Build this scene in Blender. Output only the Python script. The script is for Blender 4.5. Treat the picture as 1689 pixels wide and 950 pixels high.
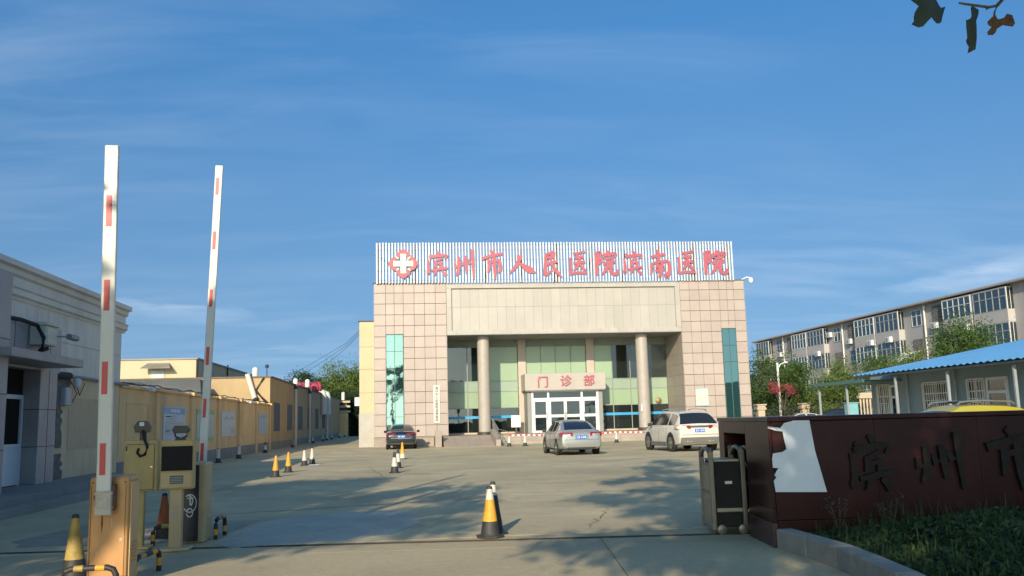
import bpy, bmesh, math, random
import numpy as np
from mathutils import Matrix, Vector
random.seed(7); rng = np.random.default_rng(7)
PI = math.pi
scn = bpy.context.scene
C = scn.collection
for o in list(bpy.data.objects): bpy.data.objects.remove(o)

# ------------------------------------------------------------------ camera
YAW, PITCH, ROLL, FPX, EYE = 0.114721, 0.147364, 0.027140, 1468.48, 1.5
cam = bpy.data.cameras.new('camera'); camo = bpy.data.objects.new('camera', cam); C.objects.link(camo)
f = Vector((math.sin(YAW)*math.cos(PITCH), math.cos(YAW)*math.cos(PITCH), math.sin(PITCH)))
r = Vector((math.cos(YAW), -math.sin(YAW), 0)); u = r.cross(f)
r2 = r*math.cos(ROLL) - u*math.sin(ROLL); u2 = r*math.sin(ROLL) + u*math.cos(ROLL)
camo.matrix_world = Matrix(((r2.x, u2.x, -f.x, 0), (r2.y, u2.y, -f.y, 0), (r2.z, u2.z, -f.z, EYE), (0, 0, 0, 1)))
cam.sensor_width = 36; cam.lens = FPX/1689*36; cam.clip_start = .05; cam.clip_end = 3000
scn.camera = camo

# ------------------------------------------------------------------ sky, sun, exposure
SUNDIR = Vector((0.33, 1.0, -0.41)).normalized()          # the way the light travels
ELEV = math.asin(-SUNDIR.z); AZ = math.atan2(-SUNDIR.x, -SUNDIR.y)
world = bpy.data.worlds.new('World'); scn.world = world; world.use_nodes = True
nt = world.node_tree; nt.nodes.clear(); N = nt.nodes.new; LK = nt.links.new
sky = N('ShaderNodeTexSky'); sky.sky_type = 'NISHITA'; sky.sun_disc = False
sky.sun_elevation = ELEV; sky.sun_rotation = AZ; sky.altitude = 50; sky.air_density = 1.0; sky.dust_density = 2.6; sky.ozone_density = 2.2
tc = N('ShaderNodeTexCoord'); sep = N('ShaderNodeSeparateXYZ'); LK(tc.outputs['Generated'], sep.inputs[0])
cz = N('ShaderNodeCombineXYZ'); LK(sep.outputs[0], cz.inputs[0]); LK(sep.outputs[1], cz.inputs[1])
def mth(op, a, b=None, clamp=False):
    n = N('ShaderNodeMath'); n.operation = op; n.use_clamp = clamp
    for i, v in enumerate((a, b)):
        if v is None: continue
        if isinstance(v, (int, float)): n.inputs[i].default_value = v
        else: LK(v, n.inputs[i])
    return n.outputs[0]
LK(mth('MULTIPLY_ADD', mth('MAXIMUM', sep.outputs[2], 0.0), .80), cz.inputs[2]); cz_last = cz.inputs[2].links[0].from_node; cz_last.inputs[2].default_value = .34
vn = N('ShaderNodeVectorMath'); vn.operation = 'NORMALIZE'; LK(cz.outputs[0], vn.inputs[0]); LK(vn.outputs[0], sky.inputs[0])
zz = mth('ADD', mth('MAXIMUM', sep.outputs[2], 0.0), .12)
cmb = N('ShaderNodeCombineXYZ'); LK(mth('DIVIDE', sep.outputs[0], zz), cmb.inputs[0]); LK(mth('DIVIDE', sep.outputs[1], zz), cmb.inputs[1])
mp = N('ShaderNodeMapping'); mp.inputs['Rotation'].default_value = (0, 0, -.28); mp.inputs['Scale'].default_value = (.75, 2.4, 1); mp.inputs['Location'].default_value = (3.1, .4, 0)
LK(cmb.outputs[0], mp.inputs[0])
n1 = N('ShaderNodeTexNoise'); n1.inputs['Scale'].default_value = 1.5; n1.inputs['Detail'].default_value = 9; n1.inputs['Roughness'].default_value = .58; n1.inputs['Distortion'].default_value = .5
LK(mp.outputs[0], n1.inputs['Vector'])
n2 = N('ShaderNodeTexNoise'); n2.inputs['Scale'].default_value = .42; n2.inputs['Detail'].default_value = 3; mpm = N('ShaderNodeMapping'); mpm.inputs['Location'].default_value = (1.3, 2.0, 0); LK(cmb.outputs[0], mpm.inputs[0]); LK(mpm.outputs[0], n2.inputs['Vector'])
cir = mth('MULTIPLY', mth('MULTIPLY', mth('SUBTRACT', n1.outputs[0], .43), 2.6, True), mth('MULTIPLY', mth('SUBTRACT', n2.outputs[0], .36), 3.2, True), True)
# low bank of small cumulus above the horizon
mp2 = N('ShaderNodeMapping'); mp2.inputs['Scale'].default_value = (5.5, 5.5, 26); mp2.inputs['Location'].default_value = (.35, .2, .1); LK(tc.outputs['Generated'], mp2.inputs[0])
n3 = N('ShaderNodeTexNoise'); n3.inputs['Scale'].default_value = 1.0; n3.inputs['Detail'].default_value = 6; LK(mp2.outputs[0], n3.inputs['Vector'])
band = mth('SUBTRACT', 1.0, mth('MULTIPLY', mth('ABSOLUTE', mth('SUBTRACT', sep.outputs[2], .133)), 38.0), True)
cum = mth('MULTIPLY', mth('MULTIPLY', mth('SUBTRACT', n3.outputs[0], .5), 5.0, True), band, True)
fac = mth('ADD', mth('MULTIPLY', mth('MULTIPLY', cir, .27), mth('MULTIPLY', sep.outputs[2], 14.0, True)), mth('MULTIPLY', cum, .5), True)
tint = N('ShaderNodeMix'); tint.data_type = 'RGBA'; tint.blend_type = 'MULTIPLY'; tint.inputs[0].default_value = 1
LK(sky.outputs[0], tint.inputs[6]); tg = N('ShaderNodeMix'); tg.data_type = 'RGBA'; LK(mth('MULTIPLY', mth('SUBTRACT', sep.outputs[2], .03), 2.6, True), tg.inputs[0]); tg.inputs[6].default_value = (.84, .92, .85, 1); tg.inputs[7].default_value = (.44, .89, 1.12, 1); th = N('ShaderNodeMix'); th.data_type = 'RGBA'; LK(mth('MULTIPLY', mth('SUBTRACT', sep.outputs[2], .42), 1.8, True), th.inputs[0]); LK(tg.outputs[2], th.inputs[6]); th.inputs[7].default_value = (.30, .58, .80, 1); LK(th.outputs[2], tint.inputs[7])
mixc = N('ShaderNodeMix'); mixc.data_type = 'RGBA'; LK(fac, mixc.inputs[0]); LK(tint.outputs[2], mixc.inputs[6]); mixc.inputs[7].default_value = (4.6, 5.2, 5.8, 1)
bg = N('ShaderNodeBackground'); bg.inputs[1].default_value = .15; LK(mixc.outputs[2], bg.inputs[0])
wo = N('ShaderNodeOutputWorld'); LK(bg.outputs[0], wo.inputs[0])
sl = bpy.data.lights.new('sun', 'SUN'); sl.energy = 3.8; sl.angle = math.radians(.53); sl.color = (1, .87, .68)
so = bpy.data.objects.new('sun', sl); C.objects.link(so); so.location = (-20, -60, 40)
so.rotation_euler = SUNDIR.to_track_quat('-Z', 'Y').to_euler()
scn.view_settings.view_transform = 'Standard'; scn.view_settings.look = 'None'; scn.view_settings.exposure = 0.42; scn.view_settings.gamma = 1
scn.cycles.use_denoising = True; scn.cycles.max_bounces = 6; scn.cycles.transparent_max_bounces = 12

# ------------------------------------------------------------------ materials
def srgb(*c): return tuple(((v/255)/12.92 if v/255 <= .04045 else ((v/255+.055)/1.055)**2.4) for v in c)
MATS = {}
def M(name, col, rough=.75, metal=0., var=.12, vs=1.5, bump=0., bs=30., rnd=0., spec=.5, coat=0., dirt=0., ds=.6, dcol=(.05, .045, .04), translucent=0., hue=0., streak=False, grain=0., dirt2=0.):
    if name in MATS: return MATS[name]
    m = bpy.data.materials.new(name); m.use_nodes = True; t = m.node_tree; ns = t.nodes; ln = t.links.new
    b = ns['Principled BSDF']; out = ns['Material Output']
    tcn = ns.new('ShaderNodeTexCoord'); geo = ns.new('ShaderNodeNewGeometry')
    def mx(mode, fac, a, c2):
        n = ns.new('ShaderNodeMix'); n.data_type = 'RGBA'; n.blend_type = mode
        for i, v in ((0, fac), (6, a), (7, c2)):
            if isinstance(v, (int, float)): n.inputs[i].default_value = v
            elif isinstance(v, tuple): n.inputs[i].default_value = (*v[:3], 1)
            else: ln(v, n.inputs[i])
        return n.outputs[2]
    def noise(scale, det=5, rough_=.6, vec=None):
        n = ns.new('ShaderNodeTexNoise'); n.inputs['Scale'].default_value = scale; n.inputs['Detail'].default_value = det; n.inputs['Roughness'].default_value = rough_
        ln(vec if vec else geo.outputs['Position'], n.inputs['Vector']); return n.outputs[0]
    def mth2(v, k):
        n = ns.new('ShaderNodeMath'); n.operation = 'MULTIPLY'; n.inputs[1].default_value = k; ln(v, n.inputs[0]); return n.outputs[0]
    def ramp(v, a, c2):
        n = ns.new('ShaderNodeMapRange'); n.inputs[1].default_value = a; n.inputs[2].default_value = c2; ln(v, n.inputs[0]); return n.outputs[0]
    lo = tuple(v*(1-var) for v in col); hi = tuple(min(1, v*(1+var)) for v in col)
    c = mx('MIX', ramp(noise(vs), .3, .7), lo, hi) if var else None
    if c is None:
        n = ns.new('ShaderNodeRGB'); n.outputs[0].default_value = (*col[:3], 1); c = n.outputs[0]
    if grain:
        g = ramp(noise(bs*1.3, 3), .25, .75)
        c = mx('MULTIPLY', 1., c, mx('MIX', g, (1-grain,)*3, (1+grain,)*3))
    if dirt:
        vec = None
        if streak:
            mpn = ns.new('ShaderNodeMapping'); mpn.inputs['Scale'].default_value = (1, 1, .12); ln(geo.outputs['Position'], mpn.inputs[0]); vec = mpn.outputs[0]
        d = ramp(noise(ds, 8, .68, vec), .52, .75)
        mm = ns.new('ShaderNodeMath'); mm.operation = 'MULTIPLY'; mm.inputs[1].default_value = dirt; ln(d, mm.inputs[0])
        c = mx('MIX', mm.outputs[0], c, dcol)
    if dirt2:
        c = mx('MIX', mth2(ramp(noise(.9, 9, .72), .45, .8), dirt2), c, dcol); c = mx('MULTIPLY', 1., c, mx('MIX', ramp(noise(9., 6, .75), .3, .72), (.84, .84, .85), (1.1, 1.1, 1.09)))
    if rnd or hue:
        oi = ns.new('ShaderNodeObjectInfo'); h = ns.new('ShaderNodeHueSaturation')
        mr = ns.new('ShaderNodeMapRange'); mr.inputs[3].default_value = 1-rnd; mr.inputs[4].default_value = 1+rnd; ln(oi.outputs['Random'], mr.inputs[0]); ln(mr.outputs[0], h.inputs['Value'])
        if hue:
            m2 = ns.new('ShaderNodeMath'); m2.operation = 'MULTIPLY'; m2.inputs[1].default_value = 7.13; ln(oi.outputs['Random'], m2.inputs[0])
            m3 = ns.new('ShaderNodeMath'); m3.operation = 'FRACT'; ln(m2.outputs[0], m3.inputs[0])
            m4 = ns.new('ShaderNodeMapRange'); m4.inputs[3].default_value = .5-hue; m4.inputs[4].default_value = .5+hue; ln(m3.outputs[0], m4.inputs[0]); ln(m4.outputs[0], h.inputs['Hue'])
        ln(c, h.inputs['Color']); c = h.outputs[0]
    ln(c, b.inputs['Base Color'])
    b.inputs['Roughness'].default_value = rough; b.inputs['Metallic'].default_value = metal
    b.inputs['Specular IOR Level'].default_value = spec; b.inputs['Coat Weight'].default_value = coat; b.inputs['Coat Roughness'].default_value = .06
    if bump:
        bn = ns.new('ShaderNodeBump'); bn.inputs['Strength'].default_value = bump; bn.inputs['Distance'].default_value = .02
        ln(noise(bs, 6), bn.inputs['Height']); ln(bn.outputs[0], b.inputs['Normal'])
    if translucent:
        tr = ns.new('ShaderNodeBsdfTranslucent'); ln(c, tr.inputs[0]); ms = ns.new('ShaderNodeMixShader'); ms.inputs[0].default_value = translucent
        ln(b.outputs[0], ms.inputs[1]); ln(tr.outputs[0], ms.inputs[2]); ln(ms.outputs[0], out.inputs[0])
    MATS[name] = m; return m
def glass(name, tintc, gloss=.25, trans=.6, gcol=(.9, .95, .95)):
    m = bpy.data.materials.new(name); m.use_nodes = True; t = m.node_tree; ns = t.nodes; ln = t.links.new; ns.clear()
    out = ns.new('ShaderNodeOutputMaterial'); g = ns.new('ShaderNodeBsdfGlossy'); g.inputs['Roughness'].default_value = .02; g.inputs[0].default_value = (*gcol, 1)
    tp = ns.new('ShaderNodeBsdfTransparent'); tp.inputs[0].default_value = (*tintc, 1)
    df = ns.new('ShaderNodeBsdfDiffuse'); df.inputs[0].default_value = (*[v*.18 for v in tintc], 1)
    m1 = ns.new('ShaderNodeMixShader'); m1.inputs[0].default_value = trans; ln(df.outputs[0], m1.inputs[1]); ln(tp.outputs[0], m1.inputs[2])
    lw = ns.new('ShaderNodeLayerWeight'); lw.inputs[0].default_value = .25
    ma = ns.new('ShaderNodeMath'); ma.operation = 'MULTIPLY_ADD'; ln(lw.outputs['Fresnel'], ma.inputs[0]); ma.inputs[1].default_value = .7; ma.inputs[2].default_value = gloss; ma.use_clamp = True
    # slight waviness of the panes
    geo = ns.new('ShaderNodeNewGeometry'); nz = ns.new('ShaderNodeTexNoise'); nz.inputs['Scale'].default_value = .9; ln(geo.outputs['Position'], nz.inputs['Vector'])
    bn = ns.new('ShaderNodeBump'); bn.inputs['Strength'].default_value = .12; bn.inputs['Distance'].default_value = .03; ln(nz.outputs[0], bn.inputs['Height']); ln(bn.outputs[0], g.inputs['Normal'])
    ms = ns.new('ShaderNodeMixShader'); ln(ma.outputs[0], ms.inputs[0]); ln(m1.outputs[0], ms.inputs[1]); ln(g.outputs[0], ms.inputs[2]); ln(ms.outputs[0], out.inputs[0])
    MATS[name] = m; return m

# ------------------------------------------------------------------ mesh and object helpers
class MB:
    def __init__(s): s.v = []; s.f = []
    def add(s, vs, fs):
        o = len(s.v); s.v += [tuple(p) for p in vs]; s.f += [tuple(i+o for i in q) for q in fs]; return s
    def box(s, x0, y0, z0, x1, y1, z1):
        return s.hexa([(x0, y0, z0), (x1, y0, z0), (x1, y1, z0), (x0, y1, z0), (x0, y0, z1), (x1, y0, z1), (x1, y1, z1), (x0, y1, z1)])
    def hexa(s, p): return s.add(p, [(3, 2, 1, 0), (4, 5, 6, 7), (0, 1, 5, 4), (1, 2, 6, 5), (2, 3, 7, 6), (3, 0, 4, 7)])
    def tube(s, pts, r, n=8, r1=None):
        pts = [Vector(p) for p in pts]; rings = []; k = len(pts)
        for i, p in enumerate(pts):
            d = (pts[min(i+1, k-1)] - pts[max(i-1, 0)]).normalized()
            a = d.cross(Vector((0, 0, 1)) if abs(d.z) < .9 else Vector((1, 0, 0))).normalized(); b = d.cross(a)
            rr = r if r1 is None else r + (r1-r)*i/(k-1)
            rings.append([p + a*rr*math.cos(2*PI*j/n) + b*rr*math.sin(2*PI*j/n) for j in range(n)])
        vs = [q for g in rings for q in g]; fs = []
        for i in range(k-1):
            for j in range(n): fs.append((i*n+j, i*n+(j+1) % n, (i+1)*n+(j+1) % n, (i+1)*n+j))
        fs.append(tuple(range(n))[::-1]); fs.append(tuple((k-1)*n+j for j in range(n)))
        return s.add(vs, fs)
    def lathe(s, prof, n=16, c=(0, 0, 0), axis='z'):
        vs = []
        for (rr, z) in prof:
            for j in range(n):
                a = 2*PI*j/n; x, y = rr*math.cos(a), rr*math.sin(a)
                vs.append((c[0]+x, c[1]+y, c[2]+z) if axis == 'z' else ((c[0]+z, c[1]+x, c[2]+y) if axis == 'x' else (c[0]+x, c[1]+z, c[2]+y)))
        fs = []
        for i in range(len(prof)-1):
            for j in range(n): fs.append((i*n+j, i*n+(j+1) % n, (i+1)*n+(j+1) % n, (i+1)*n+j))
        fs.append(tuple(range(n))[::-1]); fs.append(tuple((len(prof)-1)*n+j for j in range(n)))
        return s.add(vs, fs)
    def prism(s, poly, a0, a1, axis='y'):      # poly in the other two axes, extruded along axis
        k = len(poly)
        P = {'y': lambda p, a: (p[0], a, p[1]), 'x': lambda p, a: (a, p[0], p[1]), 'z': lambda p, a: (p[0], p[1], a)}[axis]
        vs = [P(p, a0) for p in poly] + [P(p, a1) for p in poly]
        fs = [tuple(range(k)), tuple(range(2*k-1, k-1, -1))] + [(i, i+k, (i+1) % k + k, (i+1) % k) for i in range(k)]
        return s.add(vs, fs)
    def mesh(s, name, mat, smooth=None, bevel=0):
        me = bpy.data.meshes.new(name); me.from_pydata(s.v, [], s.f)
        bm = bmesh.new(); bm.from_mesh(me)
        bmesh.ops.recalc_face_normals(bm, faces=bm.faces)
        if bevel:
            es = [e for e in bm.edges if len(e.link_faces) == 2 and e.calc_face_angle(0) > .5]
            bmesh.ops.bevel(bm, geom=es, offset=bevel, segments=2, affect='EDGES', profile=.5)
        bm.to_mesh(me); bm.free()
        if smooth is None: smooth = False
        if smooth:
            me.shade_smooth(); me.set_sharp_from_angle(angle=math.radians(40))
        me.materials.append(mat); return me
WM = {}
def thing(name, label, cat, loc=(0, 0, 0), rz=0., group=None):
    o = bpy.data.objects.new(name, None); C.objects.link(o); o.empty_display_size = .3
    o.location = loc; o.rotation_euler = (0, 0, rz); o['label'] = label; o['category'] = cat
    if group: o['group'] = group
    WM[o] = Matrix.Translation(loc) @ Matrix.Rotation(rz, 4, 'Z'); return o
def part(name, mb, mat, parent=None, local=False, loc=None, rot=None, smooth=None, bevel=0, label=None, stuff=False):
    me = mb.mesh(name, mat, smooth, bevel) if isinstance(mb, MB) else mb
    o = bpy.data.objects.new(name, me); C.objects.link(o)
    if loc is not None: o.location = loc
    if rot is not None: o.rotation_euler = rot
    if parent is not None:
        o.parent = parent
        if not local and parent in WM: o.matrix_parent_inverse = WM[parent].inverted()
    if label: o['label'] = label
    if stuff: o['kind'] = 'stuff'
    return o
def tag(o, label, cat, group=None):
    o['label'] = label; o['category'] = cat
    if group: o['group'] = group
    return o
def struct(name, mb, mat, **k):
    o = part(name, mb, mat, **k); o['kind'] = 'structure'; return o
def copy_tree(o, parent=None):
    c = o.copy(); C.objects.link(c)
    if parent is not None: c.parent = parent
    for ch in list(o.children): copy_tree(ch, c)
    return c
def dup(t, loc, rz, label=None):
    c = copy_tree(t); c.location = loc; c.rotation_euler = (0, 0, rz)
    WM[c] = Matrix.Translation(loc) @ Matrix.Rotation(rz, 4, 'Z')
    if label: c['label'] = label
    return c
def lay(parent, name, cells, mat, depth, face, bevel=0):
    """slabs (tiles, panels) that share mesh data by size; cells = (a0,z0,a1,z1) in the face's plane.
    face = ('y', y) looks to -y with a = x ; ('x+', x) looks to +x, ('x-', x) looks to -x with a = y"""
    cache = {}
    for (a0, z0, a1, z1) in cells:
        k = (round(a1-a0, 3), round(z1-z0, 3))
        if k not in cache:
            m = MB()
            if face[0] == 'y': m.box(0, -depth, 0, k[0], .01, k[1])
            elif face[0] == 'x+': m.box(-.01, 0, 0, depth, k[0], k[1])
            else: m.box(-depth, 0, 0, .01, k[0], k[1])
            cache[k] = m.mesh(name, mat, bevel=bevel)
        j = random.uniform(-.002, .002)
        loc = (a0, face[1]+j, z0) if face[0] == 'y' else (face[1]+j, a0, z0)
        part(name, cache[k], mat, parent, loc=loc)
def text_mesh(body, size, depth, mat, offset=0., name='lettering', align='CENTER', font_scale=(1, 1)):
    c = bpy.data.curves.new('t', 'FONT'); c.body = body; c.size = size; c.extrude = depth; c.offset = offset; c.align_x = align; c.align_y = 'CENTER'; c.resolution_u = 2
    o = bpy.data.objects.new('t', c); C.objects.link(o)
    dg = bpy.context.evaluated_depsgraph_get(); dg.update()
    me = bpy.data.meshes.new_from_object(o.evaluated_get(dg)); me.name = name
    bpy.data.objects.remove(o); me.materials.clear(); me.materials.append(mat)
    return me

# common materials
concrete = M('concrete', (.52, .43, .255), .85, var=.2, vs=.3, bump=.25, bs=22, rnd=.05, dirt=.45, ds=.35, dcol=(.27, .235, .165), grain=.12, dirt2=.55)
concrete_b = M('kerb_concrete', (.33, .30, .25), .9, var=.2, vs=2, bump=.5, bs=25, dirt=.5, ds=2.5, dcol=(.1, .09, .08), grain=.15)
granite = M('pink_granite_tile', (.435, .35, .295), .42, var=.05, vs=1.2, rnd=.055, hue=.006, dirt=.12, ds=.9, dcol=(.3, .21, .16), streak=True, grain=.08, bs=14)
joint = M('tile_joint', (.09, .065, .05), .9)
cream_panel = M('cream_panel', (.43, .39, .335), .45, var=.05, vs=1, rnd=.035, dirt=.18, ds=.8, dcol=(.3, .26, .2), streak=True)
cream_joint = M('panel_joint', (.22, .19, .15), .9)
soffit_m = M('soffit_board', (.30, .30, .29), .8)
column_m = M('column_stone', (.40, .35, .295), .5, var=.06, vs=3, grain=.1, bs=18, dirt=.15, ds=1.2, dcol=(.25, .2, .16), streak=True)
green_panel = M('pale_green_film_glass', (.31, .415, .265), .25, var=.03, vs=.8, rnd=.03, coat=.3)
green_span = M('pale_green_spandrel', (.31, .395, .30), .25, var=.03, rnd=.03, coat=.3)
dark_glass = glass('dark_clear_glass', (.45, .53, .52), .07, .85)
teal_glass = glass('teal_tinted_glass', (.16, .40, .37), .34, .4, (.62, .95, .88))
white_pl = M('white_paint', (.74, .72, .66), .45, var=.05, vs=4)
slat_w = M('slat_white', (.58, .575, .56), .45, var=.08, vs=.8, dirt=.25, ds=1.2, dcol=(.38, .36, .33), streak=True)
white_al = M('white_aluminium', (.70, .69, .66), .35, var=.04)
steel = M('stainless_steel', (.52, .50, .46), .32, metal=.85, var=.12, vs=8)
dark_steel = M('dark_steel', (.05, .05, .05), .5, metal=.5)
black = M('black_rubber', (.022, .022, .022), .8, var=.2, vs=8)
blackpaint = M('black_paint', (.03, .028, .027), .55, var=.15, vs=9)
red_sign = M('red_sign_letter', (.43, .095, .115), .45, var=.08, vs=2)
red_tape = M('red_reflective_tape', (.55, .035, .04), .4, var=.08, vs=8)
grey_dado = M('grey_dado', (.24, .235, .22), .85, var=.15, vs=1.2, dirt=.4, ds=1.4, dcol=(.13, .12, .11))
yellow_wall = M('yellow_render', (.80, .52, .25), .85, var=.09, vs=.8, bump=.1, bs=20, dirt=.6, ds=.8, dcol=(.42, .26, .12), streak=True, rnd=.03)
cream_wall = M('cream_render', (.54, .455, .285), .85, var=.06, vs=.7, dirt=.25, ds=.6, dcol=(.4, .31, .18), streak=True)
window_frame_m = M('grey_window_frame', (.3, .3, .29), .5)
white_plastic = M('white_plastic', (.7, .69, .66), .4, var=.05)
bark = M('bark', (.12, .095, .07), .9, var=.35, vs=6, bump=.8, bs=14)
# ------------------------------------------------------------------ ground
asphalt = M('asphalt', (.09, .088, .08), .9, var=.2, vs=.5, bump=.3, bs=30)
soil = M('soil', (.06, .048, .034), .95, var=.3, vs=4, bump=.8, bs=18)
g = MB(); n_ = 8
g.add([(-900, -900, -.03), (900, -900, -.03), (900, 1500, -.03), (-900, 1500, -.03)], [(0, 1, 2, 3)])
struct('ground', g, M('earth', (.19, .175, .135), .95, var=.2, vs=.08, bump=.3, bs=6))
yard = struct('yard', MB().add([(-9.2, 10, -.012), (60, 10, -.012), (60, 150, -.012), (-9.2, 150, -.012)], [(0, 1, 2, 3)]), M('joint_grout', (.085, .08, .07), .95))
# cast concrete slabs of the yard, joints open between them
xs = [-9.2, -4.78, 4.3, 9.0, 13.6, 18.3, 24.]
ys = [12.0, 17.2, 22.5, 27.7, 33.0, 38.2, 43.4, 48.7, 53.4, 57.6]
for i in range(len(xs)-1):
    for j in range(len(ys)-1):
        if xs[i] > 18 and ys[j] < 20: pass
        part('concrete_slab', MB().box(xs[i]+.004, ys[j]+.005, -.15, xs[i+1]-.004, ys[j+1]-.005, random.uniform(-.002, .002)), concrete, yard)
part('concrete_slab', MB().box(-9.2, 57.62, -.15, -2.4, 125, 0), concrete, yard)
part('concrete_slab', MB().box(24.01, 12, -.15, 60, 125, 0), concrete, yard)
# slabs of the drive outside the gate line (the gate line runs slightly askew)
GA = -0.114721
def gl(x, y, z=0.): c, s = math.cos(GA), math.sin(GA); return (4.07+x*c-y*s, 9.95+x*s+y*c, z)     # gate-line frame
drive = struct('driveway', MB().add([(-60, -40, -.014), (60, -40, -.014), (60, 12.3, -.014), (-60, 12.3, -.014)], [(0, 1, 2, 3)]), MATS['joint_grout'])
concrete2 = M('driveway_concrete', (.52, .425, .25), .85, var=.18, vs=.45, bump=.3, bs=24, rnd=.05, dirt=.5, ds=.5, dcol=(.33, .275, .18), grain=.1, dirt2=.45)
dxs = [-34, -17, -9.5, -3.9, 2.2, 6.7, 14, 32]
for i in range(len(dxs)-1):
    for (v0, v1) in ((-14, -5.2), (-5.2, .62), (.62, 1.24)):
        a, b = dxs[i]+.006-4.07, dxs[i+1]-.006-4.07
        z = random.uniform(-.003, -.0005)
        top = [gl(a, v0+.006, z), gl(b, v0+.006, z), gl(b, v1-.006, z), gl(a, v1-.006, z)]
        part('concrete_slab', MB().hexa([(p[0], p[1], -.13) for p in top]+top), concrete2, drive)
# strip between the rail and the first row of yard slabs
a, b = -14-4.07, 10
top = [gl(a, 1.36, -.004), gl(b, 1.36, -.004), (gl(b, 1.36)[0], 11.995, -.004), (gl(a, 1.36)[0], 14, -.004)]
m = MB().add([gl(-14, 1.3, -.004), gl(9, 1.3, -.004), gl(9, 3.4, -.004), gl(-14, 3.4, -.004)], [(0, 1, 2, 3)])
part('concrete_strip', m, concrete, yard)
PT = [(-2.6, 12.5), (-2.47, 13.3), (-2.39, 14.77), (-2.1, 15.4), (-1.3, 15.9), (-.5, 16.1), (.0, 15.6), (.1, 13.9), (-.3, 12.6), (-.9, 12.15), (-1.7, 11.95), (-2.3, 11.9)]
PT = [(p[0]+random.uniform(-.05, .05), p[1]+random.uniform(-.08, .08)) for a_, b_ in zip(PT, PT[1:]+PT[:1]) for p in (a_, ((a_[0]+b_[0])/2, (a_[1]+b_[1])/2))]
part('concrete_patch', MB().prism(PT, -.02, .0055, 'z'), M('patch_concrete', (.46, .43, .345), .8, var=.12, vs=1.2, bump=.3, bs=20, dirt=.5, ds=2.2, dcol=(.29, .275, .23), grain=.12, dirt2=.5), yard)
PT = [(-5.6, 13.6), (-5.2, 15.6), (-3.9, 15.7), (-2.5, 15.2), (-2.55, 14.2), (-2.65, 12.9), (-4, 12.7), (-5.2, 12.9)]
PT = [(p[0]+random.uniform(-.05, .05), p[1]+random.uniform(-.08, .08)) for a_, b_ in zip(PT, PT[1:]+PT[:1]) for p in (a_, ((a_[0]+b_[0])/2, (a_[1]+b_[1])/2))]
part('concrete_patch', MB().prism(PT, -.02, .0045, 'z'), M('patch_dark', (.33, .29, .21), .9, var=.15, vs=1.5, bump=.3, bs=25, grain=.12), yard)
ck_ = M('crack_dark', (.10, .09, .07), .95)
for (xa, ya, xb, yb) in ((-4.3, 16.2, 1.4, 17.9), (1.6, 19, 8.2, 17.4), (-.6, 24, -1.6, 33.0), (5.2, 30, 9.5, 33.5), (-3.2, 41, 4.0, 43.6), (2.4, 12.4, 3.3, 15.2)):
    P = []; n = 26
    for k in range(n+1): P.append((xa+(xb-xa)*k/n+random.uniform(-.06, .06), ya+(yb-ya)*k/n+random.uniform(-.06, .06)))
    m = MB()
    for k in range(n):
        w = .007*math.sin(PI*(k+.5)/n)+.002; a_, b_ = P[k], P[k+1]
        m.add([(a_[0]-w, a_[1], .0035), (a_[0]+w, a_[1], .0035), (b_[0]+w, b_[1], .0035), (b_[0]-w, b_[1], .0035)] if abs(yb-ya) > abs(xb-xa) else [(a_[0], a_[1]-w*2.5, .0035), (b_[0], b_[1]-w*2.5, .0035), (b_[0], b_[1]+w*2.5, .0035), (a_[0], a_[1]+w*2.5, .0035)], [(0, 1, 2, 3)])
    part('crack', m, ck_, yard)
t = thing('gate_track', 'pair of thin dark steel rails set across the driveway at the gate line', 'gate track', gl(-4, 1.28))
for v in (1.255, 1.335): 
    q = [gl(-13.2, v-.011, .006), gl(.3, v-.011, .006), gl(.3, v+.011, .006), gl(-13.2, v+.011, .006)]
    part('rail', MB().hexa([(p[0], p[1], -.03) for p in q]+q), M('rusty_rail', (.07, .05, .035), .7, metal=.4, var=.4, vs=3), t)
# raised pavement with two steps in front of the gatehouse
pav = M('pavement_stone', (.27, .255, .23), .85, var=.15, vs=1.5, dirt=.4, ds=1.5, dcol=(.13, .12, .11), rnd=.06)
pv = struct('pavement', MB().box(-9.2, 6, -.1, -7.66, 27.6, .285), pav)
for j in range(9):
    y0 = 6+2.4*j
    part('kerb_stone', MB().box(-7.66, y0+.004, -.1, -7.52, y0+2.396, .3), pav, pv, bevel=.012)
    part('step_stone', MB().box(-7.515, y0+.004, -.1, -7.18, y0+2.396, .15), pav, pv, bevel=.012)
for j in range(18): 
    part('paving_slab', MB().box(-8.4, 6+1.2*j+.004, .28, -7.67, 6+1.2*(j+1)-.004, .3), pav, pv)
    part('paving_slab', MB().box(-9.18, 6+1.2*j+.004, .28, -8.408, 6+1.2*(j+1)-.004, .3), pav, pv)

# ------------------------------------------------------------------ hospital
H = thing('hospital_building', 'two storey hospital entrance block with pink granite towers and deep green glazed portal', 'hospital', (10, 58, 0))
core = MB().box(-2.36, 58.0, 0, 2.315, 62.6, 10.5).box(18.1, 58.0, 0, 22.61, 62.6, 10.5)
core.box(-2.36, 67, 0, 22.61, 76, 10.2).box(-2.36, 62.6, 0, 2.31, 67, 10.3).box(18.1, 62.6, 0, 22.61, 67, 10.3).box(2.31, 62.6, 7.14, 18.1, 67, 10.3).box(2.315, 58.16, 7.13, 18.1, 62.6, 10.48)
part('wall', core, joint, H)
part('side_cladding', MB().box(22.61, 58.0, 0, 22.63, 75.9, 10.5).box(-2.385, 58.0, 0, -2.362, 75.9, 10.5), granite, H)
part('parapet_coping', MB().box(-2.42, 57.93, 10.535, 2.335, 62.6, 10.575).box(18.06, 57.93, 10.535, 22.66, 62.6, 10.575), joint, H)
rows = [10.53, 9.905]+[9.905-.7135*k for k in range(1, 14)]
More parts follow.
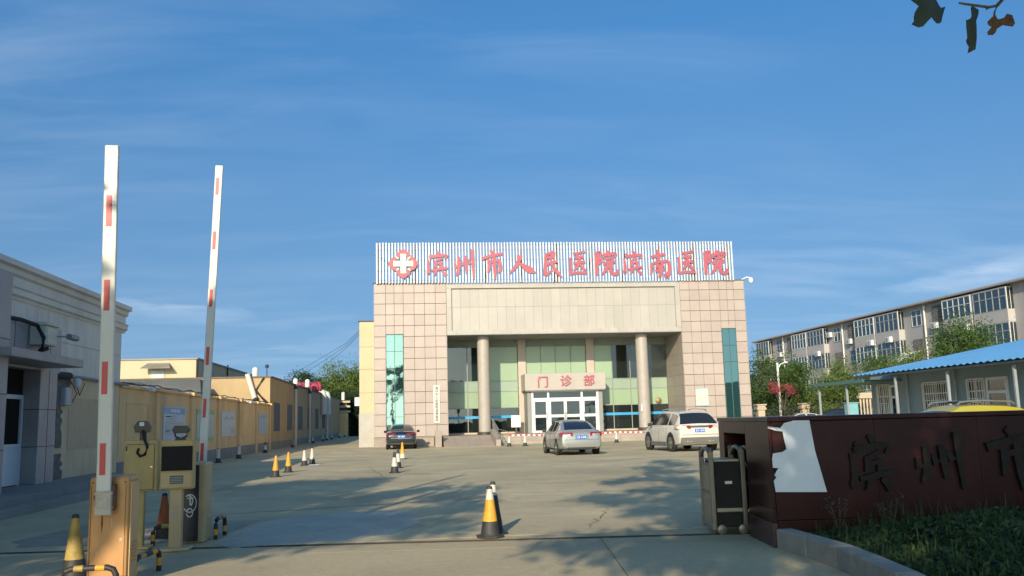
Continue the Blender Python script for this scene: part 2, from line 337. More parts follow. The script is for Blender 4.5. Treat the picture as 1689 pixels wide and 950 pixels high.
def tiles(cols, y, wcols, wtop):
    cells = []
    for ri in range(len(rows)-1):
        z1, z0 = rows[ri]-.014, rows[ri+1]+.014
        for ci in range(len(cols)-1):
            a0, a1 = cols[ci]+.010, cols[ci+1]-.010
            zz0 = z0
            if ci in wcols:
                if z1 <= wtop+.02: continue
                zz0 = max(z0, wtop+.02)
            cells.append((a0, zz0, a1, z1))
    return cells
lay(H, 'wall_tile', tiles([-2.365, -1.623, -1.075, -.487, .22, .891, 1.602, 2.32], 58, (1, 2), 7.2), granite, .03, ('y', 57.995), bevel=.006)
rc = tiles([18.09, 18.748, 19.425, 20.146, 20.84, 21.38, 21.85, 22.60], 58, (4, 5), 7.25)
lay(H, 'wall_tile', rc, granite, .03, ('y', 57.995), bevel=.006)
rw = [7.1-.7135*k for k in range(0, 10)]
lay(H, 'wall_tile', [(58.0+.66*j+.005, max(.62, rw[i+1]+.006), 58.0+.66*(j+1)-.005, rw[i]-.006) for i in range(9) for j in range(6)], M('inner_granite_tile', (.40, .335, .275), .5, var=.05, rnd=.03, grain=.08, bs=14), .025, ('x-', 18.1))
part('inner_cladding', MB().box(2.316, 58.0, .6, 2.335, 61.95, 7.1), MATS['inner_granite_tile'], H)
# tall teal windows in both towers
for (x0, x1, zt, zb) in ((-1.623, -.495, 7.2, .66), (20.845, 21.845, 7.25, .66)):
    xm = (x0+x1)/2
    fr = part('window_frame', MB().box(x0, 57.94, zb, x0+.035, 58.0, zt).box(x1-.035, 57.94, zb, x1, 58.0, zt).box(xm-.02, 57.945, zb, xm+.02, 58.0, zt).box(x0, 57.94, zt-.03, x1, 58.0, zt+.015), M('teal_frame', (.04, .13, .12), .4), H)
    hs = [zb, 1.9, 3.3, 5.0, 6.1, zt-.03]
    for k in range(5):
        part('pane', MB().box(x0+.035, 57.965, hs[k]+.012, xm-.02, 57.975, hs[k+1]-.012), teal_glass, H)
        part('pane', MB().box(xm+.02, 57.965, hs[k]+.012, x1-.035, 57.975, hs[k+1]-.012), teal_glass, H)
# plinth and platform with ledge stones
plinth = M('plinth_stone', (.36, .30, .24), .6, var=.1, vs=1.5, rnd=.05, dirt=.3, ds=1, dcol=(.2, .16, .12), grain=.1, bs=16)
lay(H, 'plinth_stone', [(-2.4+.76*k+.006, .01, -2.4+.76*(k+1)-.006, .56) for k in range(5)], plinth, .38, ('y', 57.96), bevel=.01)
part('plinth_ledge', MB().box(-2.42, 57.55, .56, 1.42, 57.97, .62), plinth, H)
lay(H, 'plinth_stone', [(18.1+.76*k+.006, .01, 18.1+.76*(k+1)-.006, .56) for k in range(6)], plinth, .2, ('y', 57.96))
part('platform', MB().box(1.43, 57.22, -.05, 18.1, 62.6, .6), plinth, H, bevel=.015)
for k in range(2):
    z1 = .4-.2*k
    for q in range(8):
        part('step', MB().box(5.3+1.6*q+.004, 57.21-.36*(k+1), -.05, 5.3+1.6*(q+1)-.004, 57.215-.36*k, z1), plinth, H, bevel=.012)
# access ramp with gate pier and sloping rail wall
rs = M('ramp_paving', (.40, .325, .25), .7, var=.12, vs=1, dirt=.3, ds=1.2, dcol=(.25, .2, .15), grain=.1)
for k in range(5):
    y0, y1 = 53.6+.72*k, 53.6+.72*(k+1); z0, z1 = .012+.117*k, .012+.117*(k+1)
    for q in range(4):
        xa, xb = 1.9+.76*q+.005, 1.9+.76*(q+1)-.005
        part('ramp_slab', MB().hexa([(xa, y0+.005, -.05), (xb, y0+.005, -.05), (xb, y1-.005, -.05), (xa, y1-.005, -.05), (xa, y0+.005, z0), (xb, y0+.005, z0), (xb, y1-.005, z1), (xa, y1-.005, z1)]), rs, H)
pier = part('ramp_pier', MB().box(1.40, 55.0, -.02, 1.80, 55.5, 1.0), plinth, H, bevel=.02)
part('ramp_wall', MB().prism([(55.5, -.02), (57.2, -.02), (57.2, .95), (55.5, .62)], 1.5, 1.78, 'x'), plinth, H)
part('ramp_wall', MB().prism([(53.5, -.02), (57.2, -.02), (57.2, .98), (53.5, .38)], 4.96, 5.26, 'x'), plinth, H, bevel=.015)
rl = MB()
for k in range(6):
    y = 53.7+.68*k; z = .40+.16*(y-53.5); rl.tube([(5.11, y, z), (5.11, y, z+.62)], .018)
rl.tube([(5.11, 53.6, 1.03), (5.11, 57.1, 1.6)], .025).tube([(5.11, 53.6, .75), (5.11, 57.1, 1.32)], .014)
rl.tube([(5.11, 57.1, 1.6), (5.11, 57.1, .95)], .02).tube([(5.11, 53.7, 1.0), (5.75, 53.7, .82), (5.75, 53.7, .0)], .02)
part('hand_rail', rl, steel, H)
# pediment: frame, sunk field, panels
fr_cells = [(2.335+.6*k+.004, 10.175, 2.335+.6*(k+1)-.004, 10.50) for k in range(26)]
lay(H, 'frame_panel', fr_cells, cream_panel, .03, ('y', 57.99))
lay(H, 'frame_panel', [(2.335+.6*k+.004, 7.12, 2.335+.6*(k+1)-.004, 7.40) for k in range(26)], cream_panel, .03, ('y', 57.99))
for x0 in (2.339, 17.755):
    lay(H, 'frame_panel', [(x0, 7.408, x0+.315, 8.92), (x0, 8.928, x0+.315, 10.168)], cream_panel, .03, ('y', 57.99))
fc = MB().box(2.33, 57.99, 7.12, 2.655, 58.11, 10.5).box(17.753, 57.99, 7.12, 18.09, 58.11, 10.5).box(2.655, 57.99, 10.17, 17.753, 58.11, 10.5).box(2.655, 57.99, 7.12, 17.753, 58.11, 7.402)
part('pediment_frame', fc, cream_panel, H)
part('field_backing', MB().box(2.655, 58.13, 7.40, 17.753, 58.155, 10.17), cream_joint, H)
fx = [2.657+.6038*k for k in range(26)]
lay(H, 'field_panel', [(fx[k]+.006, 8.945, fx[k+1]-.006, 10.168) for k in range(25)]+[(fx[k]+.006, 7.404, fx[k+1]-.006, 8.93) for k in range(25)], cream_panel, .012, ('y', 58.127))
part('soffit', MB().box(2.336, 57.97, 7.085, 18.075, 62.0, 7.115), soffit_m, H)
for k in range(1, 6): part('soffit_strip', MB().box(2.34, 58+.66*k-.012, 7.073, 18.07, 58+.66*k+.012, 7.084), M('soffit_strip', (.2, .2, .195), .8), H)
# round columns
for cx in (4.76, 15.53):
    prof = [(.42, 0), (.42, .12), (.405, .121), (.405, 2.1), (.397, 2.105), (.397, 2.115), (.405, 2.12), (.405, 4.2), (.397, 4.205), (.397, 4.215), (.405, 4.22), (.405, 6.36), (.40, 6.48)]
    c_ = part('column', MB().lathe(prof, 28, (cx, 59.0, .6)), column_m, H, smooth=True)
    part('column_base', MB().lathe([(.5, 0), (.5, .18), (.43, .2)], 24, (cx, 59.0, .601)), M('dark_granite', (.07, .055, .05), .4, grain=.2), c_, smooth=True)
part('paper_notice', MB().box(15.2, 58.57, 1.85, 15.28, 58.62, 2.35), white_pl, H)
# glazed wall at the back of the portal
YB = 62.0
BX = [2.335, 3.85, 5.3, 7.4, 7.95, 9.03, 10.07, 11.15, 12.25, 12.8, 14.1, 15.4, 16.7, 18.08]
for (a0, a1) in ((7.4, 7.95), (12.25, 12.8)):
    part('pilaster', MB().box(a0, YB-.22, .6, a1, YB+.02, 7.08), M('cream_pilaster', (.50, .42, .35), .55, var=.05, dirt=.2, dcol=(.3, .22, .18)), H, bevel=.01)
mul = MB()
for i, x in enumerate(BX[1:-1]):
    if i in (2, 3, 7, 8): continue
    mul.box(x-.03, YB-.05, .72, x+.03, YB+.03, 6.75)
for z in (2.38, 3.5, 4.22, 6.6): mul.box(2.336, YB-.045, z-.025, 7.4, YB+.028, z+.025).box(12.8, YB-.045, z-.025, 18.07, YB+.028, z+.025)
for z in (4.22, 6.6): mul.box(7.95, YB-.045, z-.025, 12.25, YB+.028, z+.025)
part('mullion', mul, M('green_grey_mullion', (.24, .27, .22), .45), H)
part('window_sill', MB().box(2.336, YB-.3, .601, 7.4, YB+.02, .72).box(13.0, YB-.3, .601, 18.07, YB+.02, .72), M('sill_stone', (.5, .4, .28), .6), H, bevel=.01)
part('head_panel', MB().box(2.336, YB-.02, 6.63, 18.07, YB+.02, 7.084), M('head_panel', (.26, .30, .25), .6), H)
def pane(x0, x1, z0, z1, mat, nm='pane'):
    part(nm, MB().box(x0+.03, YB-.012, z0+.025, x1-.03, YB+.008, z1-.025), mat, H)
for i in range(len(BX)-1):
    a0, a1 = BX[i], BX[i+1]
    if i in (3, 8): continue
    up = dark_glass if i in (0, 1, 10, 11, 12) else green_panel
    pane(a0, a1, 4.22, 6.6, up, 'pane' if up is dark_glass else 'green_panel')
    if 4 <= i <= 7: continue
    pane(a0, a1, 3.5, 4.22, green_span, 'spandrel_panel')
    pane(a0, a1, 2.38, 3.5, green_panel, 'green_panel')
    pane(a0, a1, .72, 2.38, dark_glass)
    part('blue_strip', MB().box(a0+.03, YB-.02, 1.66, a1-.03, YB-.0135, 1.84), M('blue_strip', (.04, .34, .62), .4), H)
# rooms behind the glass
room = M('room_wall', (.30, .30, .27), .9); 
part('room', MB().box(2.336, 66.8, .6, 18.07, 66.9, 7.0).box(2.32, 62.05, .59, 18.08, 66.9, .6).box(2.336, 62.06, 3.8, 18.07, 66.8, 4.0).box(2.33, 62.05, .6, 2.336, 66.8, 7).box(18.07, 62.05, .6, 18.076, 66.8, 7), room, H)
fm = M('furniture', (.42, .40, .33), .6, rnd=.4)
for (x, y, w, h) in ((3.3, 63.2, .9, .75), (5.6, 63.5, 1.6, .75), (6.8, 64.5, .8, 1.3), (13.5, 63.2, .5, .9), (14.5, 63.6, 1.2, .75), (16.2, 63.4, .9, .8), (17.3, 64.3, .6, 1.6)):
    d = part('desk', MB().box(x, y, .6+h-.05, x+w, y+.6, .6+h).box(x+.03, y+.05, .6, x+.08, y+.55, .6+h-.05).box(x+w-.08, y+.05, .6, x+w-.03, y+.55, .6+h-.05).box(x+.08, y+.5, .75, x+w-.08, y+.53, .6+h-.05), fm, H)
cm = M('teal_curtain', (.10, .34, .36), .9, var=.25, vs=5)
cv = MB()
for k in range(18):
    x = 4.1+.06*k; cv.add([(x, 62.25+.05*(k % 2), 4.3), (x+.06, 62.25+.05*((k+1) % 2), 4.3), (x+.06, 62.25+.05*((k+1) % 2), 5.9), (x, 62.25+.05*(k % 2), 5.9)], [(0, 1, 2, 3)])
part('curtain', cv, cm, H)
part('blind', MB().box(15.5, 62.2, 4.9, 17.9, 62.22, 6.5), M('green_blind', (.20, .27, .20), .8), H)
# entrance vestibule and its fascia
vest = M('vestibule_grey', (.27, .26, .23), .55, var=.06)
fasc = M('fascia_beige', (.44, .385, .33), .5, var=.05, vs=1, dirt=.15, dcol=(.3, .24, .2))
YF = 59.6
ca = part('canopy', MB().box(7.57, YF, 3.43, 13.08, 61.78, 4.56), fasc, H, bevel=.02)
part('canopy_soffit', MB().box(7.62, YF+.06, 3.38, 13.03, 61.76, 3.428), soffit_m, ca)
YD = 59.95
for (xa, xb) in ((7.74, 8.02), (12.62, 12.9)): part('vestibule_post', MB().box(xa, YD-.02, .6, xb, 61.76, 3.379), vest, H, bevel=.01)
dfm = MB(); dx = [8.02, 9.17, 10.32, 11.47, 12.62]
for i, x in enumerate(dx):
    if i != 2: dfm.box(x-.07+(.07 if i == 0 else 0)-(.07 if i == 4 else 0), YD, .61, x+.07+(.07 if i == 0 else 0)-(.07 if i == 4 else 0), YD+.09, 3.375)
dfm.box(8.0, YD+.002, 2.83, 12.64, YD+.085, 2.93).box(8.0, YD+.002, 3.31, 12.64, YD+.085, 3.376)
part('door_frame', dfm, white_al, H)
for i in range(4):
    a, b = dx[i]+.08, dx[i+1]-.08
    if i == 0: a += .06
    if i == 3: b -= .06
    if i == 1: b += .07
    if i == 2: a -= .07
    d = part('door', MB().box(a, YD+.01, .62, a+.09, YD+.07, 2.82).box(b-.09, YD+.01, .62, b, YD+.07, 2.82).box(a+.09, YD+.01, 2.68, b-.09, YD+.07, 2.82).box(a+.09, YD+.01, 1.62, b-.09, YD+.07, 1.80).box(a+.09, YD+.01, .62, b-.09, YD+.07, .76), white_al, H)
    part('door_pane', MB().box(a+.09, YD+.035, .76, b-.09, YD+.045, 1.62), dark_glass, d); part('door_pane', MB().box(a+.09, YD+.035, 1.80, b-.09, YD+.045, 2.68), dark_glass, d)
    hx = b-.05 if i in (0, 1) else a+.05
    part('handle', MB().tube([(hx, YD-.05, 1.45), (hx, YD-.05, 1.95)], .02), steel, d)
for (a, b) in ((8.16, 9.10), (9.24, 11.40), (11.54, 12.48)): part('transom_pane', MB().box(a, YD+.03, 2.93, b, YD+.04, 3.31), dark_glass, H)
part('vestibule_wall', MB().box(7.95, 61.9, .6, 12.25, 61.94, 3.37), room, H)
for (ch, x, z, sz) in (('门', 8.78, 3.96, .80), ('诊', 10.35, 3.99, .80), ('部', 11.95, 3.99, .80)):
    me = text_mesh(ch, sz, .03, red_sign, 0.)
    bm = bmesh.new(); bm.from_mesh(me)
    for sx_ in (-.012, .012):
        tmp = me.copy(); [setattr(v, 'co', v.co+Vector((sx_, sx_*.6, abs(sx_)*.2+sx_*.1))) for v in tmp.vertices]; bm.from_mesh(tmp)
    bm.to_mesh(me); bm.free()
    part('sign_character', me, red_sign, ca, loc=(x, YF-.035, z-.02), rot=(PI/2, 0, 0))
# ------------------------------------------------------------------ rooftop sign
S = thing('rooftop_sign', 'white louvred sign screen with cross emblem and red brush lettering on the hospital roof', 'rooftop sign', (9.8, 57.8, 10.58))
slat_me = MB().box(-.05, -.02, 0, .05, .02, 2.70).mesh('slat', slat_w)
for k in range(121):
    part('slat', slat_me, slat_w, S, loc=(-2.17+.2*k, 57.8+random.uniform(-.004, .004), 10.51+random.uniform(-.012, .012)))
dk = M('sign_frame_rust', (.10, .085, .07), .7, var=.3, vs=3)
for z in (10.72, 11.35, 12.05, 12.72, 13.08): part('cross_rail', MB().box(-2.2, 57.845, z-.02, 21.9, 57.89, z+.02), dk, S)
for k in range(11):
    x = -2.05+2.36*k
    part('frame_post', MB().box(x-.04, 57.9, 10.5, x+.04, 57.98, 13.1), dk, S)
    part('frame_brace', MB().tube([(x, 57.95, 13.0), (x, 59.6, 10.25)], .035, 6).tube([(x, 59.6, 10.22), (x, 57.95, 11.6)], .025, 6), dk, S)
for (xa, xb, za, zb) in ((-2.0, .4, 12.3, 10.55), (21.7, 19.0, 13.0, 10.6)): part('frame_brace', MB().tube([(xa, 57.96, za), (xb, 57.96, zb)], .04, 6), dk, S)
# brush characters: strokes as (x, y, width) points, unit square, y up
GL = {
'滨': [[(.08,.68,.06),(.12,.45,.10),(.10,.10,.12),(.03,.20,.03)],[(.18,.88,.06),(.30,.76,.13)],[(.50,1.0,.06),(.62,.88,.13)],[(.15,.74,.10),(.35,.78,.12),(.95,.82,.10),(.86,.68,.04)],[(.74,.70,.10),(.44,.60,.06)],[(.44,.62,.10),(.43,.34,.11)],[(.46,.48,.08),(.78,.54,.10)],[(.72,.54,.10),(.70,.34,.10)],[(.24,.22,.08),(.60,.28,.11),(1.0,.33,.09)],[(.48,.22,.11),(.36,.02,.03)],[(.72,.22,.06),(.92,.03,.15)]],
'州': [[(.04,.58,.05),(.10,.38,.13)],[(.22,.76,.08),(.24,.45,.13),(.12,.12,.05)],[(.24,.50,.10),(.22,.18,.12)],[(.36,.62,.06),(.44,.46,.13)],[(.55,.78,.10),(.58,.48,.12),(.60,.20,.06)],[(.66,.68,.06),(.76,.50,.13)],[(.88,1.0,.12),(.90,.60,.12),(.93,.0,.05)]],
'市': [[(.40,1.0,.08),(.55,.86,.15)],[(.02,.70,.13),(.35,.78,.11),(.98,.88,.10)],[(.32,.66,.11),(.33,.42,.12),(.28,.24,.06)],[(.33,.58,.09),(.80,.66,.10)],[(.80,.66,.11),(.84,.42,.13),(.80,.24,.07),(.70,.30,.03)],[(.56,.86,.10),(.58,.40,.13),(.60,.0,.03)]],
'人': [[(.40,1.0,.16),(.38,.72,.12),(.22,.34,.10),(.02,.02,.04)],[(.36,.60,.05),(.55,.42,.13),(.78,.20,.20),(.98,.06,.03)]],
'民': [[(.24,.88,.12),(.62,.98,.14)],[(.60,.98,.14),(.56,.74,.12)],[(.24,.74,.09),(.60,.80,.12)],[(.20,.90,.09),(.18,.50,.13),(.12,.10,.13)],[(.12,.10,.10),(.30,.16,.12),(.52,.30,.04)],[(.12,.48,.10),(.45,.56,.12),(.78,.62,.10)],[(.42,.78,.10),(.56,.42,.12),(.78,.18,.14),(.98,.02,.03)]],
'医': [[(.26,.90,.12),(.60,.93,.10),(.92,.99,.12)],[(.07,.74,.10),(.10,.40,.11),(.06,.06,.12)],[(.05,.06,.11),(.45,.12,.12),(1.0,.10,.13)],[(.50,.88,.10),(.36,.70,.08)],[(.38,.72,.12),(.82,.78,.13)],[(.26,.50,.12),(.90,.56,.13)],[(.60,.80,.12),(.52,.46,.13),(.26,.20,.06)],[(.56,.50,.08),(.72,.36,.13),(.90,.20,.12)]],
'院': [[(.08,.92,.11),(.10,.50,.12),(.08,.02,.10)],[(.10,.92,.10),(.28,.92,.11),(.18,.70,.10)],[(.18,.72,.09),(.30,.60,.12),(.14,.46,.07)],[(.55,1.0,.08),(.64,.88,.15)],[(.40,.68,.06),(.44,.82,.12),(.92,.88,.11),(.84,.72,.04)],[(.48,.66,.10),(.84,.72,.10)],[(.38,.48,.10),(.92,.56,.11)],[(.60,.54,.10),(.52,.28,.12),(.28,.02,.04)],[(.72,.54,.11),(.70,.18,.12),(.84,.07,.12),(.98,.10,.11),(1.0,.24,.04)]],
'南': [[(.12,.74,.10),(.40,.80,.11),(.80,.84,.10)],[(.42,1.0,.12),(.46,.80,.13),(.44,.56,.11)],[(.10,.52,.09),(.10,.30,.11),(.04,.12,.04)],[(.10,.50,.08),(.50,.58,.10),(.92,.60,.12)],[(.92,.60,.11),(.96,.30,.14),(.80,.04,.15),(.68,.16,.03)],[(.34,.56,.06),(.42,.44,.12)],[(.64,.58,.10),(.54,.44,.06)],[(.30,.38,.10),(.70,.44,.11)],[(.28,.26,.10),(.72,.31,.11)],[(.48,.46,.13),(.50,.20,.14),(.46,.02,.08)]]}
def glyph(ch, w, h, depth, name, mat):
    m = MB()
    for si, st in enumerate(GL[ch]):
        P = []
        # resample with a smooth curve through the points
        for i in range(len(st)-1):
            p0 = st[max(i-1, 0)]; p1 = st[i]; p2 = st[i+1]; p3 = st[min(i+2, len(st)-1)]
            for k in range(5):
                t_ = k/5
                P.append([.5*((2*p1[q])+(-p0[q]+p2[q])*t_+(2*p0[q]-5*p1[q]+4*p2[q]-p3[q])*t_*t_+(-p0[q]+3*p1[q]-3*p2[q]+p3[q])*t_**3) for q in range(3)])
        P.append(list(st[-1])); L_, R_ = [], []
        for i, p in enumerate(P):
            a, b = P[max(i-1, 0)], P[min(i+1, len(P)-1)]
            dx, dz = (b[0]-a[0])*w, (b[1]-a[1])*h; l = math.hypot(dx, dz) or 1
            nx, nz = -dz/l, dx/l; hw = max(.02, p[2])*.60*w*(1+.10*math.sin(i*2.3+si))
            L_.append((p[0]*w+nx*hw, p[1]*h+nz*hw)); R_.append((p[0]*w-nx*hw, p[1]*h-nz*hw))
        for i in range(len(L_)-1):
            y0 = -depth-.0022*si-.00012*i; q = [L_[i], R_[i], R_[i+1], L_[i+1]]
            m.hexa([(c[0], y0, c[1]) for c in q]+[(c[0], 0, c[1]) for c in q])
    return m.mesh(name, mat)
cells = [(1.02,10.95,2.43,12.63),(2.83,10.73,4.23,12.74),(4.68,10.68,6.14,12.69),(6.47,11.06,8.28,12.31),(8.68,10.78,10.04,12.56),(10.51,10.91,11.72,12.56),(12.23,10.89,13.82,12.58),(14.16,10.92,15.54,12.58),(16.0,10.69,17.45,12.63),(17.95,10.9,19.19,12.55),(19.77,10.89,21.41,12.57)]
for ch, (x0, z0, x1, z1) in zip('滨州市人民医院滨南医院', cells):
    part('sign_character', glyph(ch, x1-x0, z1-z0, .05, 'sign_character', red_sign), red_sign, S, loc=(x0, 57.72, z0))
# emblem: four pointed petals round a pale cross
ex, ez, ey = -.455, 11.79, 57.70
for k in range(4):
    a = k*PI/2; pts = [(-.42, .40), (-.46, .56), (-.40, .70), (-.22, .84), (0, 1.0), (.22, .84), (.40, .70), (.46, .56), (.42, .40), (.30, .34), (.2, .55), (-.2, .55), (-.30, .34)]
    pts = [(ex+p[0]*math.cos(a)-p[1]*math.sin(a), ez+p[0]*math.sin(a)+p[1]*math.cos(a)) for p in pts]
    part('emblem_petal', MB().prism(pts, ey-.10, ey+.02), red_sign, S)
w_, l_ = .185, .645
cr = [(-w_, -l_), (w_, -l_), (w_, -w_), (l_, -w_), (l_, w_), (w_, w_), (w_, l_), (-w_, l_), (-w_, w_), (-l_, w_), (-l_, -w_), (-w_, -w_)]
part('emblem_cross', MB().prism([(ex+p[0], ez+p[1]) for p in cr], ey-.13, ey+.01), M('emblem_cream', (.78, .70, .5), .5), S)
for sx in (-1, 1):
    for sz in (-1, 1):
        cx_, cz_ = ex+sx*.37, ez+sz*.37
        part('emblem_dart', MB().prism([(cx_-.06*sx, cz_-.06*sz), (cx_+.03*sx, cz_-.08*sz), (cx_+.12*sx, cz_+.12*sz), (cx_-.08*sx, cz_+.03*sz)], ey-.11, ey), MATS['emblem_cream'], S)
# security camera at the right end of the roof
t = thing('security_camera', 'white dome security camera on a short arm at the right end of the hospital roof', 'camera', (22.66, 57.9, 10.4))
part('arm', MB().tube([(22.5, 58, 10.58), (22.78, 57.8, 10.72), (22.98, 57.7, 10.66)], .045), white_plastic, t)
part('housing', MB().lathe([(.03, .18), (.14, .14), (.16, 0), (.15, -.1), (.1, -.2), (.03, -.24)], 14, (23.02, 57.68, 10.5)), white_plastic, t, smooth=True)
# name board by the door
t = thing('name_board', 'tall narrow white board with a column of black characters on the left tower', 'name board', (1.59, 57.95, 1.46))
part('board', MB().box(1.40, 57.90, 1.46, 1.80, 57.955, 3.86), M('board_cream', (.72, .66, .55), .5, var=.04), t, bevel=.008)
me = text_mesh('\n'.join('滨州市人民医院滨南医院'), .205, .002, blackpaint, .003)
part('lettering', me, M('board_ink', (.05, .045, .04), .6), t, loc=(1.60, 57.897, 2.66), rot=(PI/2, 0, 0))
co = [v.co.y for v in me.vertices]; sc_ = 2.24/(max(co)-min(co)); mid = (max(co)+min(co))/2
for v in me.vertices: v.co.y = (v.co.y-mid)*sc_
t = thing('notice_board', 'cream notice with pale blue edge bands fixed to the right tower', 'notice', (19.2, 57.95, 2.1))
part('board', MB().box(18.80, 57.92, 2.10, 19.63, 57.955, 3.27), M('notice_cream', (.74, .66, .48), .5, var=.03), t)
part('blue_band', MB().box(18.80, 57.912, 3.17, 19.63, 57.919, 3.27).box(18.80, 57.912, 2.10, 19.63, 57.919, 2.19), M('notice_blue', (.30, .52, .56), .5), t)
t = thing('notice_stand', 'small white notice on a wooden post in front of the green glass beside the doors', 'notice stand', (7.0, 60.6, .6))
part('post', MB().box(6.97, 60.62, .6, 7.07, 60.7, 1.2), bark, t); part('panel', MB().box(6.68, 60.57, 1.02, 7.32, 60.615, 1.82), white_pl, t, bevel=.01)
part('print', MB().box(6.76, 60.563, 1.55, 7.24, 60.568, 1.60).box(6.76, 60.563, 1.42, 7.2, 60.568, 1.45).box(6.76, 60.563, 1.3, 7.24, 60.568, 1.33), M('print_blue', (.25, .42, .52), .6), t)
t = thing('dish_bowl', 'small round brown wall lamp on the green panel right of the right column', 'wall lamp', (17.4, 61.9, 2.4))
t.name = 'wall_lamp'; part('shade', MB().lathe([(.05, -.12), (.2, -.08), (.22, 0), (.12, .04)], 14, (17.35, 61.9, 2.6), 'y'), M('brass_shade', (.25, .17, .09), .4, metal=.4), t, smooth=True)

# ------------------------------------------------------------------ yellow stair tower left of the hospital
t = thing('stair_tower', 'narrow cream yellow rendered tower with grey base standing left of the pink granite front', 'building', (-2.95, 60, 0))
part('wall', MB().box(-3.43, 60.0, 2.2, -2.40, 70, 8.28), cream_wall, t); part('base', MB().box(-3.46, 59.97, 0, -2.40, 70, 2.198), M('pale_grey_base', (.45, .42, .36), .8, var=.08), t)
part('roof_edge', MB().box(-3.50, 59.95, 8.28, -2.40, 70, 8.34), joint, t)
for z in (3.55, 5.1, 6.6): part('render_line', MB().box(-3.434, 59.993, z-.012, -2.40, 59.999, z+.012), cream_joint, t)
def ac_unit(label, loc, rz, grp='air conditioner units on the walls'):
    t = thing('air_conditioner', label, 'air conditioner', loc, rz, grp)
    part('case', MB().box(-.42, -.32, -.28, .42, 0, .28), white_plastic, t, local=True, bevel=.015)
    part('fan_grille', MB().lathe([(.23, 0), (.23, -.015), (.2, -.02), (.05, -.02)], 16, (-.1, -.32, 0), 'y'), M('grille_grey', (.28, .28, .27), .6), t, local=True)
    part('bracket', MB().box(-.35, -.3, -.32, -.31, .08, -.285).box(.31, -.3, -.32, .35, .08, -.285), dark_steel, t, local=True); return t
ac_unit('air conditioner on the left flank of the cream stair tower', (-3.46, 61.0, 3.0), -PI/2)

# ------------------------------------------------------------------ traffic cones
def cone_mesh(cols, h=.64, lean=0):
    """cols: (base, sleeve, body, band, tip)"""
    return cols
cy = M('cone_yellow', (.72, .36, .035), .55, var=.14, vs=9, dirt=.4, ds=6, dcol=(.32, .17, .05)); cw = M('cone_white', (.62, .58, .48), .55, var=.1, vs=8, dirt=.4, ds=6, dcol=(.33, .29, .22)); ck = M('cone_black', (.035, .034, .032), .6, var=.25, vs=8, dirt=.3, ds=7, dcol=(.12, .11, .09)); crd = M('cone_red', (.36, .10, .035), .6, var=.15, vs=8, dirt=.4, ds=5, dcol=(.12, .05, .03)); cye = M('cone_dirty_yellow', (.42, .30, .08), .6, var=.2, vs=8, dirt=.5, ds=6, dcol=(.1, .08, .04))
CPROTO = {}
def cone(loc, label, kind, h=.64, rz=0., grp='traffic cones in the yard'):
    key = kind
    if key not in CPROTO:
        sleeve, body, band, tip = {'yk': (ck, cy, cy, cy), 'yn': (ck, cy, cw, ck), 'wk': (ck, cw, cw, ck), 'wkw': (ck, cw, ck, ck), 'kw': (ck, ck, cw, ck), 'ybw': (cw, cy, cy, cy), 'rd': (ck, crd, crd, ck), 'dy': (ck, cye, cye, ck), 'ww': (cw, cw, cw, cw)}[kind]
        t = thing('traffic_cone', label, 'cone', loc, rz, grp)
        R_ = lambda z: .125-.094*(z-.03)/.61
        oct_ = [(.19*math.cos(PI/8+PI/4*k)*(1.0), .19*math.sin(PI/8+PI/4*k)) for k in range(8)]
        part('base', MB().prism(oct_, .002, .028, 'z'), ck, t, local=True, bevel=.006)
        part('sleeve', MB().lathe([(R_(.028)+.012, .028), (R_(.06), .05), (R_(.2), .2)], 20), sleeve, t, local=True, smooth=True)
        part('body', MB().lathe([(R_(.2)-.002, .2), (R_(.47), .47)], 20), body, t, local=True, smooth=True)
        part('band', MB().lathe([(R_(.47)-.001, .47), (R_(.6), .60)], 20), band, t, local=True, smooth=True)
        part('tip', MB().lathe([(R_(.6)+.002, .60), (R_(.63), .632), (.012, .64)], 16), tip, t, local=True, smooth=True)
        CPROTO[key] = t
    else: t = dup(CPROTO[key], loc, rz, label)
    t.scale = (1, 1, h/.64) if abs(h-.64) > .01 else (1, 1, 1)
    t.rotation_euler = (random.uniform(-.02, .02), random.uniform(-.02, .02), rz); return t
cone((1.0, 11.93, .0), 'yellow cone with black foot alone in the middle of the driveway at the gate rail', 'yn', .655)
cone((1.085, 12.25, .0), 'black cone with white upper part standing right behind the yellow cone at the gate rail', 'kw', .69)
cone((-3.47, 9.95, 0), 'weathered dull yellow cone half hidden behind the near barrier box', 'dy', .66)
cone((-3.46, 13.3, 0), 'dirty dark red cone standing between the two ticket terminals', 'rd', .62)
cone((-4.09, 27.9, 0), 'yellow cone with black foot nearest in the left row of four cones', 'yk')
cone((-4.06, 30.5, 0), 'yellow cone with black foot second in the left row of four cones', 'yk', .66)
cone((-4.08, 35.2, 0), 'off white cone third in the row of four, its foot beside a white paper scrap', 'wk', .62)
cone((-3.89, 36.1, 0), 'off white cone farthest in the left row of four cones', 'wk', .66)
cone((-.54, 28.0, 0), 'black topped white cone nearest in the middle row before the dark sedan', 'wkw')
cone((-.49, 31.0, 0), 'black and white cone second in the middle row before the dark sedan', 'wkw', .66)
cone((-.41, 38.7, 0), 'yellow cone with white foot farthest of the middle row before the dark sedan', 'ybw', .7)
